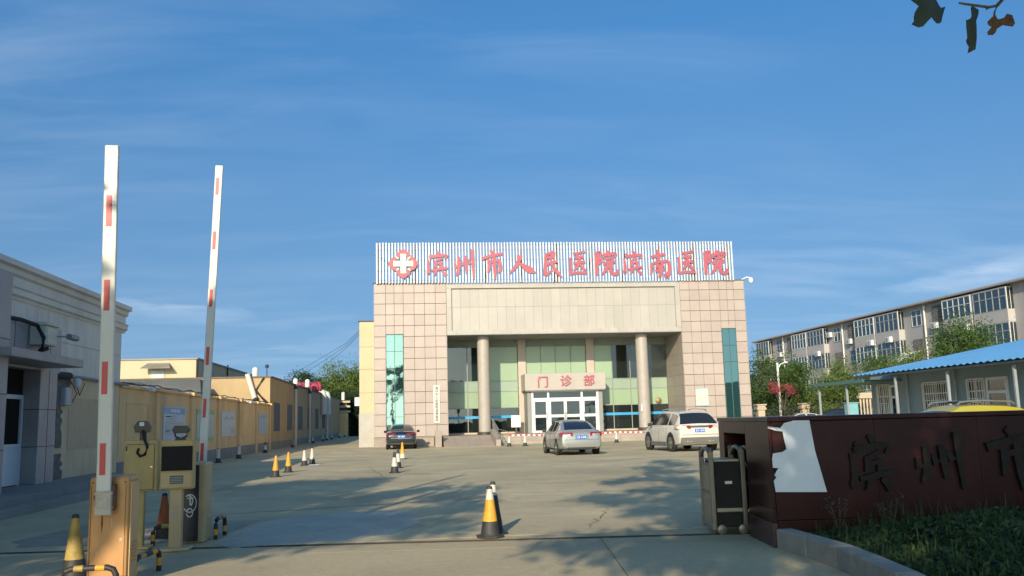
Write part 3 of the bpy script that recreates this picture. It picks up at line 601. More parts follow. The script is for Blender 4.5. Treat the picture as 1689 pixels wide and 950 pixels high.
for (y, k, lab) in ((40.9, 'wk', 'white cone at the boundary wall foot below the white poster'), (45.6, 'wk', 'white cone at the boundary wall foot below the blank bay past the white poster'), (53.6, 'wkw', 'black topped white cone at the boundary wall foot below the last poster'), (65.6, 'dy', 'dull yellow cone at the yellow building beside its first white downpipe'), (78.8, 'wk', 'white cone at the yellow building beside its second downpipe'), (87.5, 'wk', 'white cone at the yellow building just before the big bent pipes'), (91.5, 'wk', 'white cone at the yellow building below the big bent pipes'), (97.0, 'wk', 'white cone at the yellow building just past the big bent pipes'), (107, 'wk', 'white cone at the far corner of the yellow building'), (115, 'wk', 'white cone in front of the dark green hedge'), (122, 'wk', 'farthest white cone at the dark green hedge')):
    cone((-8.45, y, 0), lab, k, grp='cones along the left wall')
tape_c = [((5.62, 52.3, 0), 'wk', 'white cone holding the barrier tape beside the ramp rail'), ((6.5, 51.9, 0), 'wk', 'white cone under the barrier tape left of the silver sedan'), ((12.2, 53.2, 0), 'wk', 'white cone under the barrier tape between the silver sedan and the white car'), ((16.2, 53.4, 0), 'wk', 'white cone holding the far end of the barrier tape behind the white car')]
for p, k, lab in tape_c: cone(p, lab, k, grp='cones holding the barrier tape')
t = thing('barrier_tape', 'red and white barrier tape strung low across the entrance steps', 'barrier tape', (9, 52.6, .5))
tp = [Vector((5.62, 52.24, .60)), Vector((6.5, 51.84, .60)), Vector((12.2, 53.14, .60)), Vector((16.2, 53.34, .60))]
tw, trd = MB(), MB(); idx = 0
for a, b in zip(tp[:-1], tp[1:]):
    n = max(4, int((b-a).length/.16)); sag = .018*(b-a).length
    for k in range(n):
        q = [a.lerp(b, (k+e)/n) - Vector((0, 0, sag*4*((k+e)/n)*(1-(k+e)/n))) for e in (0, 1)]
        m = tw if idx % 2 else trd; idx += 1
        m.add([q[0], q[1], q[1]+Vector((0, .006, .08)), q[0]+Vector((0, .006, .08))], [(0, 1, 2, 3)])
part('white_band', tw, white_pl, t); part('red_band', trd, red_tape, t)
t = tag(part('paper_scrap', MB().add([(-3.95, 34.9, .012), (-3.55, 35.0, .01), (-3.5, 35.3, .05), (-3.9, 35.25, .03)], [(0, 1, 2, 3)]), white_pl), 'crumpled white scrap lying on the concrete by the off white cones', 'litter')
# ------------------------------------------------------------------ gatehouse on the left
XW = -9.2
GH = thing('gatehouse', 'grey stone clad gatehouse with stepped cornice, porch canopy and white door', 'building', (-10, 22, 0))
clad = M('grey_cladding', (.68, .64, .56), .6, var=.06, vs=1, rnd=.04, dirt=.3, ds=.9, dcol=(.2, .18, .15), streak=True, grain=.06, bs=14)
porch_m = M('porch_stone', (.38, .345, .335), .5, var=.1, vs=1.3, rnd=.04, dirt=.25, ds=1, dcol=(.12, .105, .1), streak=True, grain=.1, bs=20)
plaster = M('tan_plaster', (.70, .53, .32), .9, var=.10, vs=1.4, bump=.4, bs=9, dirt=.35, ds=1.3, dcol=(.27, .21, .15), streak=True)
part('wall', MB().box(-26, -8, 0, XW-.02, 29.6, 4.6), joint, GH)
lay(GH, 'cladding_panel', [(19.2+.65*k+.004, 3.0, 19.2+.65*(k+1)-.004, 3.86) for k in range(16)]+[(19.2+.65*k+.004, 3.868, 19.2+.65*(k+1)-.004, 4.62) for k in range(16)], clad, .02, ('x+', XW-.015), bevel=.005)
prof = [(XW-.6, 4.60), (XW+.03, 4.60), (XW+.05, 4.66), (XW+.12, 4.70), (XW+.12, 4.83), (XW+.16, 4.86), (XW+.05, 4.87), (XW+.05, 5.12), (XW+.13, 5.16), (XW+.13, 5.28), (XW+.24, 5.31), (XW+.24, 5.44), (XW-.6, 5.44)]
def prof_y(y0, y1):
    k = len(prof); return MB().prism(prof, y0, y1, 'y')
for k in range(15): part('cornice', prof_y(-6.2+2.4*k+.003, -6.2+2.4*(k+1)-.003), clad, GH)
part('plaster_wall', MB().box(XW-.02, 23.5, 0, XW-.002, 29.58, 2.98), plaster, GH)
part('plaster_patch', MB().box(XW-.003, 25.4, 1.05, XW+.012, 28.6, 2.42), M('tan_plaster_patch', (.60, .45, .28), .9, var=.1, vs=3, bump=.5, bs=14, dirt=.3, ds=3, dcol=(.24, .18, .12)), GH)
# torn render beside the pier
mort = M('bare_mortar', (.17, .155, .135), .95, var=.25, vs=6, bump=.7, bs=18)
for (y0, y1, z0, z1, s_) in ((24.4, 25.5, 2.3, 2.96, 3), (24.55, 24.95, 1.1, 2.45, 8), (24.3, 25.1, .3, .95, 2)):
    pl = []; pr_ = []
    for k in range(14):
        z = z0+(z1-z0)*k/13; pl.append((y0+random.uniform(0, .05), z)); pr_.append((y1+random.uniform(-.16, .06), z))
    part('bare_patch', MB().prism(pl+pr_[::-1], XW-.005, XW+.006+.001*s_, 'x'), mort, GH)
# porch
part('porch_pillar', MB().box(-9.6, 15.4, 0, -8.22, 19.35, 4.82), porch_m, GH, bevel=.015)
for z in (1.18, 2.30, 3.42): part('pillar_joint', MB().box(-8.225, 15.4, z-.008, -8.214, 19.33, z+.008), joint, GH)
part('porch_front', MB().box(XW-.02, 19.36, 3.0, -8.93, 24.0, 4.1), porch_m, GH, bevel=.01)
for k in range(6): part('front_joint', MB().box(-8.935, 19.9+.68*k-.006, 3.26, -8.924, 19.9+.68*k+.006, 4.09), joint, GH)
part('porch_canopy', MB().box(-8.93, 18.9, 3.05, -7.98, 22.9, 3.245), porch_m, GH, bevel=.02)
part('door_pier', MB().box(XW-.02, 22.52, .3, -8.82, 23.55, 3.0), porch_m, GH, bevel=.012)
for z in (1.18, 2.06): part('pier_joint', MB().box(-8.825, 22.515, z-.008, -8.814, 23.55, z+.008).box(XW, 22.512, z-.008, -8.82, 22.523, z+.008), joint, GH)
part('pier_joint', MB().box(-8.825, 23.03, .3, -8.815, 23.045, 3.0), joint, GH)
dd = part('door', MB().box(XW-.06, 21.4, .3, XW+.03, 21.5, 2.4).box(XW-.06, 22.4, .3, XW+.03, 22.5, 2.4).box(XW-.06, 21.5, 2.3, XW+.03, 22.4, 2.4).box(XW-.06, 21.5, 1.18, XW+.03, 22.4, 1.26).box(XW-.04, 21.5, .32, XW+.01, 22.4, 1.18), M('white_door', (.66, .68, .68), .4, var=.05), GH)
part('door_glass', MB().box(XW-.03, 21.5, 1.26, XW-.02, 22.4, 2.3), dark_glass, dd)
part('transom', MB().box(XW-.03, 19.4, 2.4, XW-.02, 22.5, 3.0), dark_glass, GH)
part('side_light', MB().box(XW-.03, 19.4, .3, XW-.02, 21.39, 2.4), dark_glass, GH)
t = thing('control_box', 'weathered white control cabinet with black cable loop fixed above the gatehouse canopy', 'control box', (-8.75, 22.3, 3.6))
part('case', MB().box(-8.92, 22.0, 3.56, -8.55, 22.7, 4.02), M('box_white', (.62, .58, .48), .5, var=.1, vs=4, dirt=.4, ds=4), t, bevel=.02)
part('case_door', MB().box(-8.55, 22.06, 3.6, -8.535, 22.64, 3.97), MATS['box_white'], t); part('hood', MB().prism([(-8.95, 4.022), (-8.50, 4.022), (-8.50, 4.05), (-8.60, 4.10), (-8.85, 4.10), (-8.95, 4.05)], 21.96, 22.74), MATS['box_white'], t)
part('cable', MB().tube([(-8.9, 20.4, 4.05), (-8.8, 21.2, 4.06), (-8.7, 21.85, 4.0), (-8.55, 21.9, 3.7), (-8.6, 21.95, 3.45), (-8.75, 22.2, 3.42), (-8.7, 22.5, 3.5)], .05, 8), black, t, smooth=True)
t = thing('bullet_camera', 'small grey bullet camera on a rod sticking out above the gatehouse canopy', 'camera', (-8.7, 23, 3.8))
part('rod', MB().tube([(-8.92, 22.75, 3.85), (-8.4, 23.0, 3.83)], .025), steel, t); part('housing', MB().lathe([(.075, -.28), (.08, .1), (.06, .2), (.07, .24)], 12, (-8.35, 23.15, 3.82), 'y'), M('camera_grey', (.16, .18, .2), .4), t, smooth=True)
t = thing('wall_camera', 'white wall camera with meter box below it beside the grey door pier', 'camera', (-9.1, 24.8, 2.8))
part('housing', MB().lathe([(.03, .12), (.1, .08), (.11, 0), (.07, -.12), (.02, -.15)], 12, (-8.98, 25.35, 2.82)), white_plastic, t, smooth=True); part('meter_box', MB().box(XW, 24.75, 2.2, XW+.16, 25.15, 2.68), M('meter_grey', (.40, .41, .43), .5), t, bevel=.03)
part('cable', MB().tube([(XW+.03, 23.6, 2.95), (XW+.06, 24.6, 2.9), (XW+.05, 25.3, 2.9), (XW+.06, 25.8, 2.55), (XW+.06, 25.5, 2.3)], .014, 6).tube([(XW+.05, 25.7, 2.85), (XW+.06, 26.0, 2.5), (XW+.05, 26.4, 2.85)], .012, 6), M('cable_red', (.12, .045, .03), .6), t)
t = thing('water_pipe', 'grey pipe run with black lagging along the top of the tan plaster wall', 'pipe', (-9.1, 26, 2.9))
part('pipe', MB().tube([(XW+.06, 23.7, 2.99), (XW+.07, 26.5, 2.985), (XW+.07, 30.2, 2.96)], .045, 8), M('pipe_teal_grey', (.16, .20, .21), .5), t, smooth=True)
part('lagging', MB().tube([(XW+.06, 23.6, 3.05), (XW+.1, 24.2, 2.97), (XW+.07, 25.2, 3.0)], .09, 8), black, t, smooth=True)

# ------------------------------------------------------------------ boundary wall
W = thing('boundary_wall', 'long tan yellow boundary wall with pilasters and grey base along the left of the yard', 'wall', (XW, 45, 0))
part('base', MB().box(XW-.3, 29.61, 0, XW+.02, 59.9, .52), grey_dado, W)
pil = [33.7, 38.9, 44.2, 49.4, 54.7, 59.7]; st = 29.62
for i, p in enumerate(pil):
    a = st; b = p-.2
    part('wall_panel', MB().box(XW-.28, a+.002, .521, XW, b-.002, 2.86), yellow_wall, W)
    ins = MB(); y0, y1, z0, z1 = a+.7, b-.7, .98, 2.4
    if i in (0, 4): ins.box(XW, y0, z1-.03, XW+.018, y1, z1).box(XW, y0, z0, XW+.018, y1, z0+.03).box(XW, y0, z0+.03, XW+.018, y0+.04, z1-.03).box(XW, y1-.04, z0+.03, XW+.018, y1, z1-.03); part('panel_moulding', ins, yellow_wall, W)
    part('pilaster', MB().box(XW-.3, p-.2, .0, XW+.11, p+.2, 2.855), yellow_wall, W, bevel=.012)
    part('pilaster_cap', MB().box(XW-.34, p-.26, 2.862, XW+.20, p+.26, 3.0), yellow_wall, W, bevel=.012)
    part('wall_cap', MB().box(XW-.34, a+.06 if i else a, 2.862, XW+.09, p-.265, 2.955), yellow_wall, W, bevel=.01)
    st = p+.2
cab = MB(); P = [(XW-.02+.05*random.uniform(-1, 1), 30+.8*k, 3.0+.05*random.random()+.03*(k % 3)) for k in range(37)]
cab.tube(P, .022, 5); P2 = [(XW-.12+.08*random.uniform(-1, 1), 30+1.1*k, 3.0+.10*random.random()) for k in range(27)]; cab.tube(P2, .016, 5)
t = thing('wall_cables', 'loose dark and pale cables lying along the top of the tan boundary wall', 'cables', (XW, 45, 3.0)); part('cable', cab, M('cable_dark', (.05, .045, .045), .6), t)
part('sheet', MB().box(XW-.25, 31.0, 3.03, XW+.1, 31.7, 3.07).box(XW-.2, 32.1, 3.05, XW+.06, 32.6, 3.08), M('scrap_sheet', (.6, .6, .58), .5), t)
def spot(y, label):
    t = thing('flood_light', label, 'floodlight', (XW+.1, y, 2.95), 0, 'small white lamps on the boundary wall')
    part('bracket', MB().tube([(XW, y, 2.97), (XW+.3, y, 2.86)], .02), white_plastic, t); part('head', MB().lathe([(.05, -.14), (.09, 0), (.10, .14)], 10, (XW+.34, y+.02, 2.86), 'y'), white_plastic, t, smooth=True)
spot(31.9, 'small white lamp on the boundary wall top near the gatehouse corner'); spot(51.0, 'small white lamp on the boundary wall top beyond the white poster')
def poster(y0, y1, z0, z1, label, base, kind):
    t = thing('poster', label, 'poster', (XW+.03, (y0+y1)/2, z0), 0, 'information boards on the boundary wall')
    part('board', MB().box(XW+.002, y0, z0, XW+.03, y1, z1), base, t)
    w = y1-y0; h = z1-z0; x = XW+.0315
    def strip(a, b, c, d, nm, m): e = 0 if 'band' in nm or nm == 'picture' else .003; part(nm, MB().box(x-.001, y0+a*w, z0+c*h, x+.002+e, y0+b*w, z0+d*h), m, t)
    wt = M('print_white', (.62, .64, .66), .5, var=0); gy = M('print_grey', (.30, .34, .38), .5, var=0)
    if kind == 'blue':
        strip(.02, .98, .78, .98, 'header_band', M('print_sky_blue', (.12, .33, .58), .5, var=.2, vs=1.5))
        for k in range(5): strip(.28+.095*k, .28+.095*k+.07, .84, .93, 'heading_mark', wt)
        for k in range(9): strip(.08, .45+.04*random.random()*3, .70-.065*k, .725-.065*k, 'text_line', gy)
        strip(.08, .3, .70, .735, 'text_mark', M('print_teal', (.08, .33, .33), .5)); strip(.08, .3, .28, .32, 'text_mark', MATS['print_teal'])
        strip(.5, .92, .3, .55, 'picture', M('print_pink', (.5, .42, .42), .5, var=.15, vs=3))
    if kind == 'green':
        strip(.0, 1, .84, 1.0, 'header_band', M('print_green', (.20, .42, .24), .5, var=.15)); strip(0, 1, 0, .12, 'footer_band', MATS['print_green'])
        for k in range(7): strip(.12, .8, .72-.075*k, .735-.075*k, 'text_line', gy)
    if kind == 'white':
        for k in range(4): strip(.12+.2*k, .22+.2*k, .68, .74+.06*(k % 2), 'text_mark', gy)
        for k in range(4): strip(.72, .95, .10+.07*k, .135+.07*k, 'text_line', gy)
        strip(.5, .62, .36, .39, 'text_line', gy)
    if kind == 'plain': strip(.08, .92, .74, .92, 'header_band', M('print_pale', (.36, .42, .42), .5)); [strip(.1, .9, .2+.1*k, .21+.1*k, 'text_line', gy) for k in range(5)]
poster(34.7, 37.9, 1.06, 2.36, 'pale blue information board nearest the gatehouse with a bright blue heading', M('poster_blue', (.36, .48, .60), .4, var=.15, vs=1), 'blue')
poster(39.9, 43.3, .98, 2.33, 'pale green information board behind the far boom', M('poster_green', (.34, .44, .38), .4, var=.15, vs=1), 'green')
poster(45.0, 48.3, 1.08, 2.31, 'white information board with a small block of print in its lower right', M('poster_white', (.48, .50, .52), .4, var=.05), 'white')
poster(55.6, 58.9, 1.07, 2.33, 'pale grey information board on the last bay before the yellow building', M('poster_grey', (.42, .46, .46), .4, var=.05), 'plain')

# ------------------------------------------------------------------ long yellow single storey building
B = thing('ward_building', 'long single storey yellow rendered building with tall barred windows beyond the boundary wall', 'building', (-15, 88, 0))
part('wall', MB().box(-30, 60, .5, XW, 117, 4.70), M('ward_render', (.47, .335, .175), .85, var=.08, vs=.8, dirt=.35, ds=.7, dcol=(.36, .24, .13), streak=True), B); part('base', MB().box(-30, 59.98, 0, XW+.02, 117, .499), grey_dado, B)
part('roof_edge', MB().box(-30.1, 59.93, 4.70, XW+.08, 117.1, 4.80), M('roof_edge_dark', (.16, .13, .1), .8), B)
grl = M('window_bars', (.13, .11, .1), .6)
for k in range(6):
    y0 = 61.8+6.55*k; y1 = y0+2.5; z0, z1 = 1.25, 3.05
    w_ = part('window', MB().box(XW-.1, y0, z0, XW+.012, y1, z1), M('dark_window_brown', (.055, .04, .038), .35, var=.2, vs=2), B)
    fm_ = MB().box(XW, y0-.06, z0-.06, XW+.04, y1+.06, z0).box(XW, y0-.06, z1, XW+.04, y1+.06, z1+.06)
    for q in range(6): fm_.box(XW+.013, y0+q*.48, z0, XW+.035, y0+q*.48+.05, z1)
    part('bars', fm_, grl, w_)
pipe_m = M('white_pvc', (.68, .64, .56), .45, var=.06, vs=2, dirt=.2, ds=2, dcol=(.4, .33, .24))
for y, z in ((72.2, 4.4), (81.9, 4.35)): part('downpipe', MB().tube([(XW+.12, y, 0), (XW+.12, y, z)], .11, 10), pipe_m, B, smooth=True); part('hopper', MB().box(XW, y-.2, z, XW+.3, y+.2, z+.35), dark_steel, B)
for y, zb in ((93.1, 2.6), (97.8, 2.6)): part('duct_pipe', MB().tube([(XW-1.6, y, 4.95), (XW-.1, y, 4.95), (XW+.2, y, 4.8), (XW+.28, y, 4.5), (XW+.28, y, zb)], .30, 12), pipe_m, B, smooth=True)
part('downpipe', MB().tube([(XW+.2, 97.9, 0), (XW+.2, 97.9, 2.7)], .12, 10), pipe_m, B, smooth=True)
part('duct_pipe', MB().tube([(-10.15, 59.85, 3.35), (-10.62, 59.75, 4.95)], .17, 12), pipe_m, B, smooth=True)
part('duct_support', MB().tube([(-9.4, 59.9, 3.0), (-10.1, 59.9, 3.9), (-9.6, 59.9, 4.7)], .06, 6).tube([(-9.3, 59.88, 3.05), (-10.0, 59.88, 3.7)], .05, 6).tube([(-10.1, 59.86, 3.0), (-10.12, 59.86, 3.4)], .2, 8), dark_steel, B)
def vent(x, y, z, label, hgt=.9):
    t = thing('roof_vent', label, 'vent', (x, y, z), 0, 'white pipe vents on the yellow roof')
    part('stub', MB().lathe([(.17, 0), (.17, .35)], 10, (0, 0, 0)), dark_steel, t, local=True, smooth=True)
    part('hood', MB().lathe([(.22, .3), (.23, hgt-.1), (.17, hgt), (.05, hgt+.05)], 12), pipe_m, t, local=True, smooth=True)
vent(-11.86, 70, 4.8, 'large white hooded vent on the yellow roof right behind the slanting pipe', 1.2); vent(-10.6, 84, 4.8, 'white bent vent on the yellow roof left of the red bundle', 1.0); vent(-9.75, 86, 4.8, 'white vent on the yellow roof just in front of the red bundle', 1.0)
vent(-8.9, 119, 4.4, 'small white curved vent at the far end of the yellow roof', 1.3)
t = thing('cloth_bundle', 'rounded bundle of red and dark red cloth lying on the yellow roof', 'cloth bundle', (-10, 88, 4.8))
mm = MB()
for k in range(9):
    a = random.uniform(0, 6.28); cx_, cy_, rr = -9.9+random.uniform(-.9, 1.1), 88+random.uniform(-.6, .6), random.uniform(.35, .6)
    mm.lathe([(rr*.7, 0), (rr, .25), (rr*.95, .5), (rr*.5, .85), (.05, .95)], 9, (cx_, cy_, 4.75))
part('cloth', mm, M('red_cloth', (.34, .05, .08), .9, var=.5, vs=2.2), t, smooth=True)
t = thing('roof_post', 'thin post with a small dark ball at the near corner of the yellow roof', 'post', (XW-.3, 60.2, 4.8)); part('post', MB().tube([(XW-.25, 60.2, 4.75), (XW-.25, 60.2, 5.35)], .03), dark_steel, t); part('ball', MB().lathe([(.02, -.13), (.12, -.06), (.12, .06), (.02, .13)], 10, (XW-.25, 60.2, 5.45)), dark_steel, t, smooth=True)
t = thing('hipped_volume', 'low shed with grey hipped top behind the tan wall, before the yellow gable', 'volume', (-20, 56, 0))
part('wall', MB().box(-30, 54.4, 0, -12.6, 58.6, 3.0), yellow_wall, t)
part('roof', MB().hexa([(-30.5, 54.1, 3.0), (-12.2, 54.1, 3.0), (-12.2, 58.9, 3.0), (-30.5, 58.9, 3.0), (-30, 58.0, 4.56), (-13.2, 58.0, 4.56), (-13.2, 58.7, 4.56), (-30, 58.7, 4.56)]), M('hipped_grey', (.15, .145, .13), .9, var=.15, vs=.6, dirt=.3, ds=.5), t)  # grey hipped top, slanting at its right end, before the yellow end wall
t = thing('factory_hall', 'pale cream flat roofed hall with small awning window far behind the left wall', 'building', (-25, 80, 0))
part('wall', MB().box(-48, 75, 0, -17.35, 118, 7.1), M('hall_cream', (.55, .465, .295), .85, var=.05, vs=.5, dirt=.15, ds=.5, dcol=(.45, .36, .22)), t); part('roof_edge', MB().box(-48.1, 74.9, 7.1, -17.25, 118, 7.22), M('edge_grey', (.3, .28, .25), .7), t)
w_ = part('window', MB().box(-20.9, 74.95, 5.35, -19.85, 75.02, 6.3), M('pale_window', (.42, .46, .46), .4), t); part('awning', MB().hexa([(-21.5, 74.0, 6.35), (-19.2, 74.0, 6.35), (-19.5, 74.98, 6.75), (-21.2, 74.98, 6.75), (-21.5, 74.0, 6.4), (-19.2, 74.0, 6.4), (-19.5, 74.98, 6.85), (-21.2, 74.98, 6.85)]), M('awning_grey', (.28, .24, .18), .7), w_)
part('downpipe', MB().tube([(-17.3, 74.93, 0), (-17.3, 74.93, 7.1)], .09), dark_steel, t)
for k in range(5):
    w_ = part('window', MB().box(-17.36, 79.5+4.4*k, 5.0, -17.33, 81.3+4.4*k, 6.3), M('hall_window', (.11, .13, .15), .3), t); part('frame', MB().box(-17.34, 80.37+4.4*k, 5.0, -17.31, 80.43+4.4*k, 6.3).box(-17.34, 79.5+4.4*k, 5.9, -17.31, 81.3+4.4*k, 5.95), window_frame_m, w_)
part('downpipe', MB().tube([(-17.25, 86.8, 0), (-17.25, 86.8, 7.4)], .07), dark_steel, t)
t = thing('small_annex', 'small yellow annex with stacked cream ledges at the far end of the yellow building', 'building', (-9.5, 122, 0))
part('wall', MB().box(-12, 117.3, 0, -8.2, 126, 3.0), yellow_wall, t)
for z in (3.05, 3.7, 4.3): part('ledge', MB().box(-11.6, 117.2, z, -7.9, 120, z+.25), cream_wall, t); part('ledge_wall', MB().box(-11.4, 117.5, z-.35, -8.3, 120, z-.002), bark, t)

# ------------------------------------------------------------------ barriers at the gate
bx_m = M('barrier_orange', (.52, .265, .09), .45, var=.06, vs=3, dirt=.15, ds=3, dcol=(.34, .17, .06), streak=True)
bx_tan = M('barrier_tan', (.56, .40, .20), .5, var=.06, vs=3, dirt=.2, ds=3, dcol=(.3, .22, .14))
navy = M('barrier_navy', (.018, .022, .035), .35, var=.2, vs=4)
boom_w = M('boom_white', (.63, .62, .56), .4, var=.05, vs=2, dirt=.3, ds=3.5, dcol=(.40, .36, .28))
rust = M('rusty_white', (.48, .45, .37), .6, var=.12, vs=8, dirt=.85, ds=5, dcol=(.28, .12, .03))
A = thing('barrier_gate', 'near orange barrier box with its red banded white boom raised upright', 'barrier', (-2.97, 9.5, 0), .03, 'barriers at the gate')
part('housing', MB().box(-.19, -.16, 0, .19, .17, 1.06), bx_m, A, local=True, bevel=.035)
part('side_cover', MB().box(.191, -.12, .02, .203, .16, 1.0), bx_tan, A, local=True, bevel=.005)
vs_ = MB(); [vs_.box(.203, -.06, .22+.035*k, .209, .1, .235+.035*k) for k in range(6)]; part('vent_louvre', vs_, bx_m, A, local=True, stuff=True)
part('hub', MB().lathe([(.085, -.26), (.085, -.15)], 16, (-.03, 0, .88), 'y').box(-.005, -.26, .74, .075, -.162, .98), M('hub_rust', (.14, .085, .05), .7, var=.4, vs=9), A, local=True)
bm_ = part('boom', MB().box(-.072, -.30, .86, .062, -.255, 4.40), boom_w, A, local=True, rot=(0, -.014, 0), bevel=.01)
part('clamp', MB().box(-.085, -.315, .70, .062, -.245, .93).box(-.095, -.32, .89, .07, -.24, .915).box(-.095, -.32, .755, .07, -.24, .775), rust, A, local=True, bevel=.006)
for (z0, z1) in ((3.55, 3.87), (2.69, 3.0), (1.86, 2.18), (1.08, 1.385)):
    part('red_band', MB().box(-.042, -.306, z0, .012, -.301, z1), red_tape, bm_)
scm = M('scuff_white', (.52, .37, .24), .8, var=.2, vs=20)
for (x0_, z0_, w_, h_) in ((.03, .55, .012, .11), (.055, .53, .007, .08), (-.005, .60, .009, .06), (.085, .57, .006, .07), (.01, .50, .005, .05), (-.10, .30, .01, .05), (.06, .22, .016, .02)):
    part('scuff', MB().prism([(x0_, z0_+h_), (x0_+w_*.7, z0_+h_*.9), (x0_+w_, z0_+h_*.4), (x0_+w_*.6, z0_), (x0_-w_*.2, z0_+h_*.3)], -.1625, -.1605), scm, A, local=True)
part('rust_streak', MB().prism([(-.06, .70), (-.05, .70), (-.045, .60), (-.055, .52), (-.065, .61)], -.1622, -.1603), M('rust_streak', (.17, .08, .03), .9, var=.3, vs=15), A, local=True)
part('door_seam', MB().box(-.165, -.1615, .10, -.161, -.1600, .98), joint, A, local=True); part('door_seam', MB().box(.155, -.1615, .10, .159, -.1600, .98), joint, A, local=True)
part('lock', MB().lathe([(.014, -.166), (.014, -.159)], 10, (.125, 0, .45), 'y'), steel, A, local=True)
for (bx_, bz_) in ((-.15, .06), (.15, .06), (-.15, 1.0), (.15, 1.0)): part('bolt', MB().lathe([(.008, -.166), (.008, -.159)], 8, (bx_, 0, bz_), 'y'), dark_steel, A, local=True)
A2 = thing('barrier_gate', 'far barrier box, tan with navy front and white round emblem, its boom leaning right', 'barrier', (-2.87, 12.78, 0), 0, 'barriers at the gate')
part('housing', MB().box(-.17, -.22, 0, .12, .18, 1.05), bx_tan, A2, local=True, bevel=.03)
fp = part('front_panel', MB().box(-.18, -.245, .03, .035, -.221, 1.02), navy, A2, local=True, bevel=.01)
ring = MB()
def arc(cx_, cz_, r_, a0, a1, w, y, n=14):
    for k in range(n):
        b0, b1 = a0+(a1-a0)*k/n, a0+(a1-a0)*(k+1)/n
        ring.add([(cx_+(r_+q)*math.cos(b), y, cz_+(r_+q)*1.35*math.sin(b)) for b, q in ((b0, -w), (b1, -w), (b1, w), (b0, w))], [(0, 1, 2, 3)])
arc(-.075, .52, .085, -2.6, 2.2, .006, -.2475); arc(-.075, .40, .04, -3, 3, .006, -.2475); arc(-.09, .55, .05, -1, 1.6, .008, -.2478)
ring.box(-.11, -.249, .58, -.03, -.2465, .595).box(-.08, -.249, .5, -.065, -.2465, .62)
part('emblem', ring, white_al, fp, local=True)
vs_ = MB(); [vs_.box(.12, -.1, .30+.04*k, .126, .1, .315+.04*k).box(.02, -.226, .30+.04*k, .11, -.2205, .315+.04*k) for k in range(4)]; part('vent_louvre', vs_, bx_tan, A2, local=True, stuff=True)
b2 = part('boom', MB().box(-.055, .24, .7, .055, .285, 5.31), boom_w, A2, local=True, rot=(0, .033, 0), loc=(-.072, 0, 0), bevel=.01)
part('hub', MB().lathe([(.08, .16), (.08, .24)], 14, (-.02, 0, .86), 'y'), M('hub_rust', (0, 0, 0)), A2, local=True)
for (z0, z1) in ((4.87, 5.12), (4.06, 4.32), (3.22, 3.47), (2.39, 2.645), (1.655, 1.915), (1.058, 1.30)): part('red_band', MB().box(-.03, .234, z0, .012, .239, z1), red_tape, b2)
# ticket terminals
olive = M('terminal_olive', (.50, .36, .13), .5, var=.07, vs=4, dirt=.3, ds=4, dcol=(.2, .15, .08), streak=True)
K1 = thing('ticket_terminal', 'olive yellow ticket terminal seen from its back panel with a black cable hook', 'ticket terminal', (-3.5, 12.25, 0), .08)
part('post', MB().box(-.07, -.05, 0, .055, .07, .75), olive, K1, local=True, bevel=.008); part('base', MB().box(-.16, -.14, 0, .15, .16, .03), olive, K1, local=True, bevel=.01)
part('case', MB().box(-.205, -.08, .72, .215, .09, 1.37), olive, K1, local=True, bevel=.012); part('back_panel', MB().box(-.165, -.087, .75, .165, -.081, 1.31), olive, K1, local=True, bevel=.003)
part('panel_edge', MB().box(-.175, -.0835, .74, .175, -.081, .746).box(-.175, -.0835, 1.316, .175, -.081, 1.322).box(.17, -.0835, .746, .176, -.081, 1.316), joint, K1, local=True)
part('lock', MB().lathe([(.012, -.094), (.012, -.086)], 10, (.14, 0, 1.03), 'y'), steel, K1, local=True)
for bz_ in (.80, 1.27): part('hinge', MB().box(-.178, -.092, bz_-.03, -.160, -.0845, bz_+.03), dark_steel, K1, local=True)
lm = part('floodlight', MB().prism([(-.08, 1.47), (.09, 1.47), (.1, 1.55), (.06, 1.62), (-.05, 1.62), (-.1, 1.55)], -.06, .08), M('lamp_brown', (.10, .075, .05), .5), K1, local=True, bevel=.006)
part('lamp_bulb', MB().box(-.025, -.075, 1.555, .03, -.061, 1.605), white_al, lm, local=True); part('stalk', MB().box(-.03, -.02, 1.37, .05, .03, 1.475), MATS['lamp_brown'], K1, local=True)
part('cable_hook', MB().tube([(.02, -.09, 1.50), (.05, -.10, 1.38), (.085, -.10, 1.28), (.06, -.10, 1.19), (0, -.10, 1.17), (-.035, -.10, 1.21), (-.02, -.1, 1.27)], .018, 8), black, K1, local=True, smooth=True)
K2 = thing('ticket_terminal', 'ticket terminal with large black screen, small dial panel and pale arrows on its post', 'ticket terminal', (-2.95, 11.9, 0), .04)
part('post', MB().box(-.085, -.05, .03, .065, .07, .78), bx_tan, K2, local=True, bevel=.008); part('base', MB().box(-.2, -.15, 0, .18, .16, .045), bx_tan, K2, local=True, bevel=.02)
part('case', MB().box(-.2, -.09, .755, .2, .09, 1.36), olive, K2, local=True, bevel=.012)
part('screen', MB().box(-.185, -.098, .985, .19, -.091, 1.29), M('screen_black', (.010, .009, .011), .5, var=0, spec=.15), K2, local=True); cp = part('control_panel', MB().box(-.19, -.10, .775, .185, -.091, .965), bx_tan, K2, local=True, bevel=.006)
part('keypad', MB().box(-.075, -.107, .825, .085, -.1005, .925), M('keypad_green', (.085, .09, .05), .5), cp, local=True)
kk = MB(); [kk.box(-.065, -.109, .84+.02*k, .075, -.1075, .848+.02*k) for k in range(4)]; part('key_row', kk, MATS['print_grey'], cp, local=True)
ar = MB()
for k in range(3):
    z = .52-.07*k; ar.prism([(-.05, z), (-.01, z+.035), (.03, z), (.03, z-.018), (-.01, z+.015), (-.05, z-.018)], -.0535, -.051)
part('arrow_mark', ar, M('arrow_lilac', (.40, .36, .36), .5), K2, local=True)
